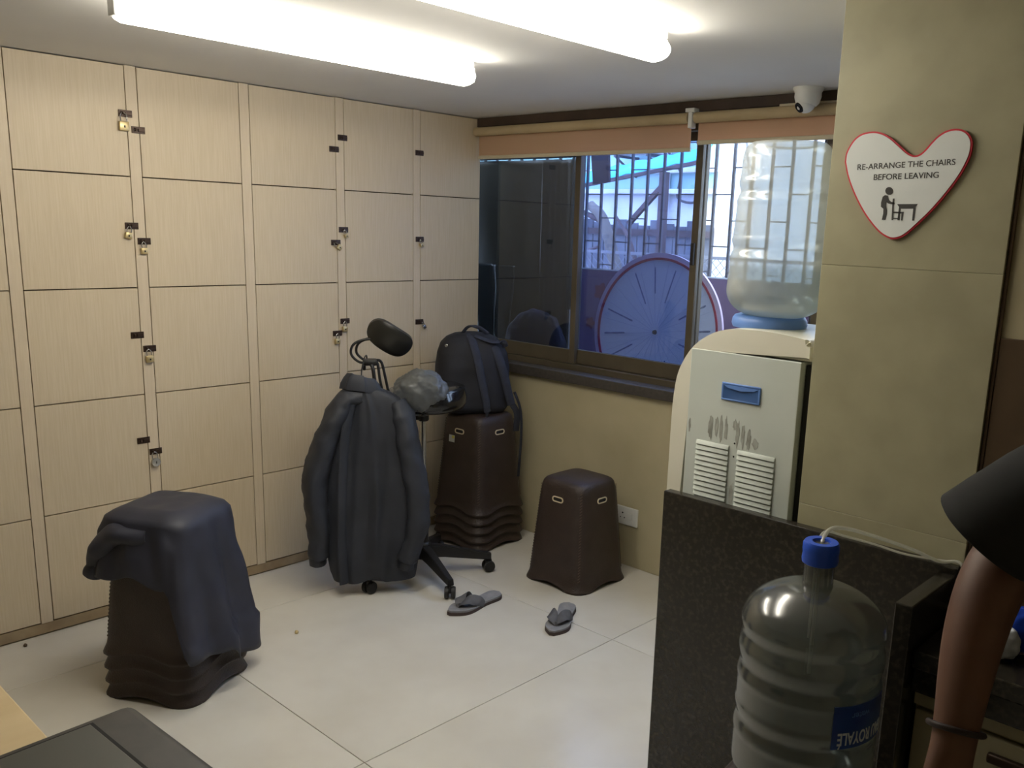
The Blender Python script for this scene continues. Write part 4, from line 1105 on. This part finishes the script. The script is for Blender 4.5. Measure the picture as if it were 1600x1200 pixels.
# ================================================================== OUTSIDE THE WINDOW
# cage with stored things, iron bars
t = thing('window_grille', 'iron security grille with upright bars outside the window', 'grille', (1.2, .60, .72))
for k in range(-12, 17):
    x = .251 + .107 * k - 1.2
    if x + 1.2 > 2.7: continue
    b = BM(); box(b, x - .0065, x + .0065, -.0065, .0065, .0, 1.55); obj('bar', b, M['grille'], t)
b = BM()
for k in range(-12, 16):
    x = .251 + .107 * k - 1.2
    for j in range(6):
        z = .08 + j * .26 + (.13 if k % 2 else 0)
        if z < 1.5: box(b, x + .007, x + .1, -.003, .003, z - .003, z + .003)
o = obj('rung', b, M['grille'], t); o['kind'] = 'stuff'
for z in (0, 1.55):
    b = BM(); box(b, -2.3, 1.5, -.012, .012, z - .012, z + .012); obj('rail', b, M['grille'], t)
for xx in (-2.3, 1.5):
    b = BM(); box(b, xx - .012, xx + .012, -.012, .012, 0, 1.55); obj('rail', b, M['grille'], t)
b = BM(); box(b, -1.15, 2.75, .201, .66, .66, .70); tag(obj('cage_floor', b, M['out_wall']), 'concrete ledge outside the window carrying the wheel and bundle', 'ledge')
# round prize wheel leaning behind the glass
WY = .36; WC = Vector((.962, WY, 1.135)); WR = .405
t = thing('prize_wheel', 'big round white board with red ring and radial writing behind the window', 'wheel', WC); t.rotation_euler = (math.radians(-4), 0, 0)
def disc(r, y0, y1, seg=72): 
    b = BM(); prism(b, [(r * math.cos(2 * PI * k / seg), r * math.sin(2 * PI * k / seg)) for k in range(seg)], y0, y1); return b
def annul(r0, r1, y0, y1, seg=72):
    b = BM(); R4 = [[b.verts.new((r * math.cos(2 * PI * k / seg), y, r * math.sin(2 * PI * k / seg))) for k in range(seg)] for r, y in ((r0, y0), (r1, y0), (r1, y1), (r0, y1))]
    for i in range(4):
        for k in range(seg): b.faces.new((R4[i][k], R4[i][(k + 1) % seg], R4[(i + 1) % 4][(k + 1) % seg], R4[(i + 1) % 4][k]))
    return b
fc = obj('wheel_face', disc(WR - .03, -.006, .006), M['wheel'], t)
obj('rim', annul(WR - .028, WR, -.010, .006), M['wheel_rim'], t)
obj('red_ring', annul(WR - .036, WR - .024, -.013, -.0065), M['wheel_red'], t)
b = BM(); lathe(b, [(.012, 0), (.010, .012), (.004, .016)], 16); obj('hub', b, M['ink'], t, True, loc=(0, -.006, 0), rot=(PI / 2, 0, 0))
lm = BM(); im = BM()
for k in range(24):
    a = 2 * PI * (k + .5) / 24; obox(lm, (.02 * math.cos(a), -.0065, .02 * math.sin(a)), (.355 * math.cos(a), -.0065, .355 * math.sin(a)), .0012, .0012, Vector((0, 1, 0)))
random.seed(3)
for k in range(16):
    a = 2 * PI * k / 16 + .11; r = .16 if k % 2 else .2; r1 = .335
    if k % 4 == 2: continue
    while r < r1:
        l = random.uniform(.003, .006); c, s = math.cos(a), math.sin(a)
        obox(im, (r * c, -.007, r * s), (min(r + l, r1) * c, -.007, min(r + l, r1) * s), random.uniform(.006, .010), .0012, Vector((0, 1, 0))); r += l + .0025
o = obj('divider_lines', lm, M['wheel_line'], fc); o['kind'] = 'stuff'
o = obj('radial_writing', im, M['wheel_ink'], fc, label='small dark radial writing')
# poster board leaning behind the wheel
t = thing('poster_board', 'long mauve poster board behind the round wheel', 'board', (.95, .50, .702)); t.rotation_euler = (math.radians(-3), 0, 0)
b = BM(); box(b, -.66, 1.3, -.012, .0, 0, .72, .002); bd = obj('panel', b, M['board'], t)
b = BM(); box(b, -.66, 1.3, -.013, .001, .7201, .728); obj('white_edge', b, M['sign_white'], bd)
for x, z, r in ((-.50, .60, .045), (-.56, .42, .03), (-.44, .52, .022)):
    b = BM(); prism(b, [(r * (1 + .2 * math.cos(5 * a)) * math.cos(a), r * (1 + .2 * math.cos(5 * a)) * math.sin(a)) for a in [2 * PI * k / 30 for k in range(30)]], -.0135, -.0122); obj('printed_blossom', b, M['board_red'], bd, loc=(x, 0, z))
# hanging tarpaulin at left
def sheet(x0, x1, z0, z1, y, m, nm, par, amp, fr, taper=0, seed=0):
    b = BM(); nx, nz = 40, 40; G_ = []
    for j in range(nz + 1):
        row = []
        for i in range(nx + 1):
            fx = i / nx; fz = j / nz; z = z0 + (z1 - z0) * fz
            xa = x0 + (x1 - x0) * fx; xc = (x0 + x1) / 2; xa = xc + (xa - xc) * (1 - taper * (1 - fz))
            row.append(b.verts.new((xa, y + amp * math.sin(fr * fx * 2 * PI + seed + fz) + amp * .7 * noise.noise(Vector((fx * 5, fz * 3, seed))), z)))
        G_.append(row)
    for j in range(nz):
        for i in range(nx): b.faces.new((G_[j][i], G_[j][i + 1], G_[j + 1][i + 1], G_[j + 1][i]))
    o = obj(nm, b, m, par, True); s = o.modifiers.new('t', 'SOLIDIFY'); s.thickness = .002; return o
t = thing('tarpaulin', 'dark grey tarpaulin hanging outside the leftmost window pane', 'tarpaulin', (0, 0, 0))
sheet(-.75, .215, .85, 2.018, .39, M['tarp'], 'dark_sheet', t, .016, 1.1, .02, 1)
sheet(.13, .35, .84, 2.012, .36, M['tarp'], 'side_sheet', t, .010, .8, .05, 4)
sheet(.335, .385, 1.2, 2.02, .36, M['tarp_light'], 'clear_sheet', t, .012, .8, .05, 6)
sheet(-.42, -.06, .86, 1.42, .33, M['tarp_light'], 'clear_sheet', t, .020, 1.9, .35, 2)
b = BM(); tube(b, [(-.9, .375, 2.03), (.42, .375, 2.03)], .008, 10, 0); obj('rod', b, M['mesh'], t, True)
# blue bundle
b = BM(); bmesh.ops.create_icosphere(b, subdivisions=5, radius=1)
for v in b.verts:
    p = v.co.copy(); f = 1 + .12 * noise.noise(p * 1.5) + .05 * noise.noise(p * 5)
    v.co = Vector((p.x * .245 * f, p.y * .055 * f, max(p.z * .245 * f, -.24)))
tag(obj('bundle', b, M['bagblue'], smooth=True, loc=(.22, .245, .945)), 'dark blue cloth bundle behind the lower left window pane', 'bundle')

# yard beyond
b = BM(); box(b, -9, 5, .22, 9, -.5, -.4); g0 = obj('yard', b, M['out_ground']); struct(g0)
t = thing('far_building', 'pale building with aqua upper floor across the yard', 'building', (-2.5, 6, -.4))
b = BM(); box(b, -6, 1.4, 0, .3, 0, 2.55); obj('lower_wall', b, M['out_wall'], t)
b = BM(); box(b, -6, 1.4, -.02, .3, 2.551, 6.5); obj('upper_wall', b, M['out_aqua'], t)
for z in (2.50, 2.75):
    b = BM(); box(b, -6, 1.4, -.16, -.021, z, z + .06, .01); obj('ledge', b, M['out_wall'], t)
b = BM(); tube(b, [(-.55, -.08, .5), (-.55, -.08, 5)], .05, 12, 0); obj('drain_pipe', b, M['out_wall'], t, True)
b = BM(); box(b, -2.0, -1.2, -.01, .0, 3.0, 4.2); wf = obj('window', b, M['sheet'], t, loc=(0, -.02, 0))
t = thing('white_building', 'bright white stained wall beyond the right window pane', 'building', (1.0, 3.2, -.4))
b = BM(); box(b, -1.55, 3.5, 0, .3, 0, 6); obj('wall', b, M['out_wall'], t)
b = BM(); tube(b, [(-1.3, -.03, 2.9), (-1.22, -.03, 2.2), (-1.4, -.03, 1.4)], .008, 8, 6); obj('cable', b, M['mesh'], t, True)
# AC unit
t = thing('air_conditioner', 'white outdoor air conditioner unit on brackets high on the aqua wall', 'air conditioner', (-3.3, 5.8, 2.56))
b = BM(); box(b, -.35, .35, -.28, -.0, 0, .5, .01); cs = obj('case', b, M['out_wall'], t)
b = BM(); lathe(b, [(.19, 0), (.19, .01)], 28); obj('fan_grille', b, M['mesh'], cs, loc=(-.08, -.281, .25), rot=(PI / 2, 0, 0))
for x in (-.25, .25):
    b = BM(); obox(b, (x, -.3, -.02), (x, .18, -.02), .03, .03); obox(b, (x, -.28, -.03), (x, .16, -.25), .02, .02); obj('bracket', b, M['grille'], t)
b = BM(); tube(b, [(.3, -.02, .1), (.5, .05, -.2), (.45, .1, -.5), (.7, .12, -.55), (.75, .1, -.35)], .015, 8, 8); obj('cable', b, M['grille'], t, True)
# awning
t = thing('awning', 'turquoise corrugated awning on a rusty post across the yard', 'awning', (-1.3, 3.1, 2.0))
b = BM(); pts = []
n = 60; G_ = []
for j in range(2):
    row = []
    for i in range(n + 1):
        x = -3.2 + i * 3.9 / n
        zb = .032 + .144 * (x + .73) ; row.append(b.verts.new((x, -.1 + j * .16, zb + .125 * j + .010 * math.sin(i * 1.6))))
    G_.append(row)
for i in range(n): b.faces.new((G_[0][i], G_[0][i + 1], G_[1][i + 1], G_[1][i]))
o = obj('roof_sheet', b, M['awning'], t, True); s = o.modifiers.new('t', 'SOLIDIFY'); s.thickness = .008
b = BM(); obox(b, (-3.2, -.1, -.345), (.7, -.1, .216), .03, .03); obj('edge_beam', b, M['out_dark'], t)
b = BM(); box(b, .31, .375, -.13, -.07, -2.4, .14); obj('post', b, M['out_dark'], t)
b = BM(); obox(b, (.32, -.1, .02), (-.02, -.1, -.30), .04, .04); obj('strut', b, M['out_dark'], t)
# sheet fence
t = thing('sheet_fence', 'weathered corrugated metal fence under the turquoise awning', 'fence', (-1.3, 3.6, -.4))
for k in range(26):
    b = BM(); x = -2.6 + k * .14; box(b, x, x + .125, -.012, .012, 0, 2.12 - .03 * math.sin(k * 2.1)); obj('fence_sheet', b, M['sheet'], t)
b = BM(); box(b, -2.7, 1.1, -.05, -.013, 2.0, 2.06); obj('rail', b, M['out_dark'], t)
# wire mesh in front of the white wall
t = thing('wire_mesh_panel', 'wire mesh panel before the white wall beyond the right pane', 'mesh', (-.2, 1.6, -.4))
b = BM()
for k in range(60):
    x0 = -1.0 + k * .06
    for sgn_ in (1, -1):
        obox(b, (x0, 0, .9), (x0 + sgn_ * .98, 0, 1.88), .0035, .0035)
o = obj('wire_net', b, M['mesh'], t); o['kind'] = 'stuff'
b = BM(); box(b, -2, 3.6, -.012, .012, 1.88, 1.9); obj('top_wire', b, M['mesh'], t)
# hanging plank and branch
t = thing('hanging_plank', 'short brown plank hanging on the window grille before the turquoise awning', 'plank', (.37, .578, 1.9))
b = BM(); rings_to_faces(b, [[Vector((x, y, z)) for x, y, z in ((-.085, -.008, .22), (.045, -.008, .22), (.045, .008, .22), (-.085, .008, .22))], [Vector((x, y, z)) for x, y, z in ((-.055, -.008, -.006), (.062, -.008, .006), (.062, .008, .006), (-.055, .008, -.006))]]); obj('board', b, M['out_dark'], t)
b = BM(); tube(b, [(-.01, 0, .21), (-.01, .0, .365), (-.01, .02, .382)], .004, 8, 3); obj('rope', b, M['out_dark'], t)
t = thing('dead_tree', 'bare grey tree trunk with twisted branches beyond the middle pane', 'tree', (-1.15, 2.6, -.4))
b = BM(); tube(b, [(.25, 0, 0), (.2, 0, 1.0), (.05, .02, 1.6), (-.12, 0, 2.1), (-.3, .02, 2.25)], lambda s: .07 - .03 * s, 12, 8); obj('trunk', b, M['out_ground'], t, True)
for pts in ([(.1, 0, 1.5), (.3, -.1, 1.7), (.25, -.1, 1.95), (.05, -.05, 2.15)], [(.2, 0, 1.6), (-.2, -.1, 1.65), (-.35, -.1, 1.8), (-.1, -.1, 1.9)], [(-.1, 0, 2.1), (-.4, 0, 2.2), (-.7, .05, 2.3)], [(.2, 0, 1.62), (.5, -.05, 1.7), (.45, -.05, 1.85)]):
    b = BM(); tube(b, pts, lambda s: .028 - .016 * s, 8, 8); obj('branch', b, M['out_dark'], t, True)
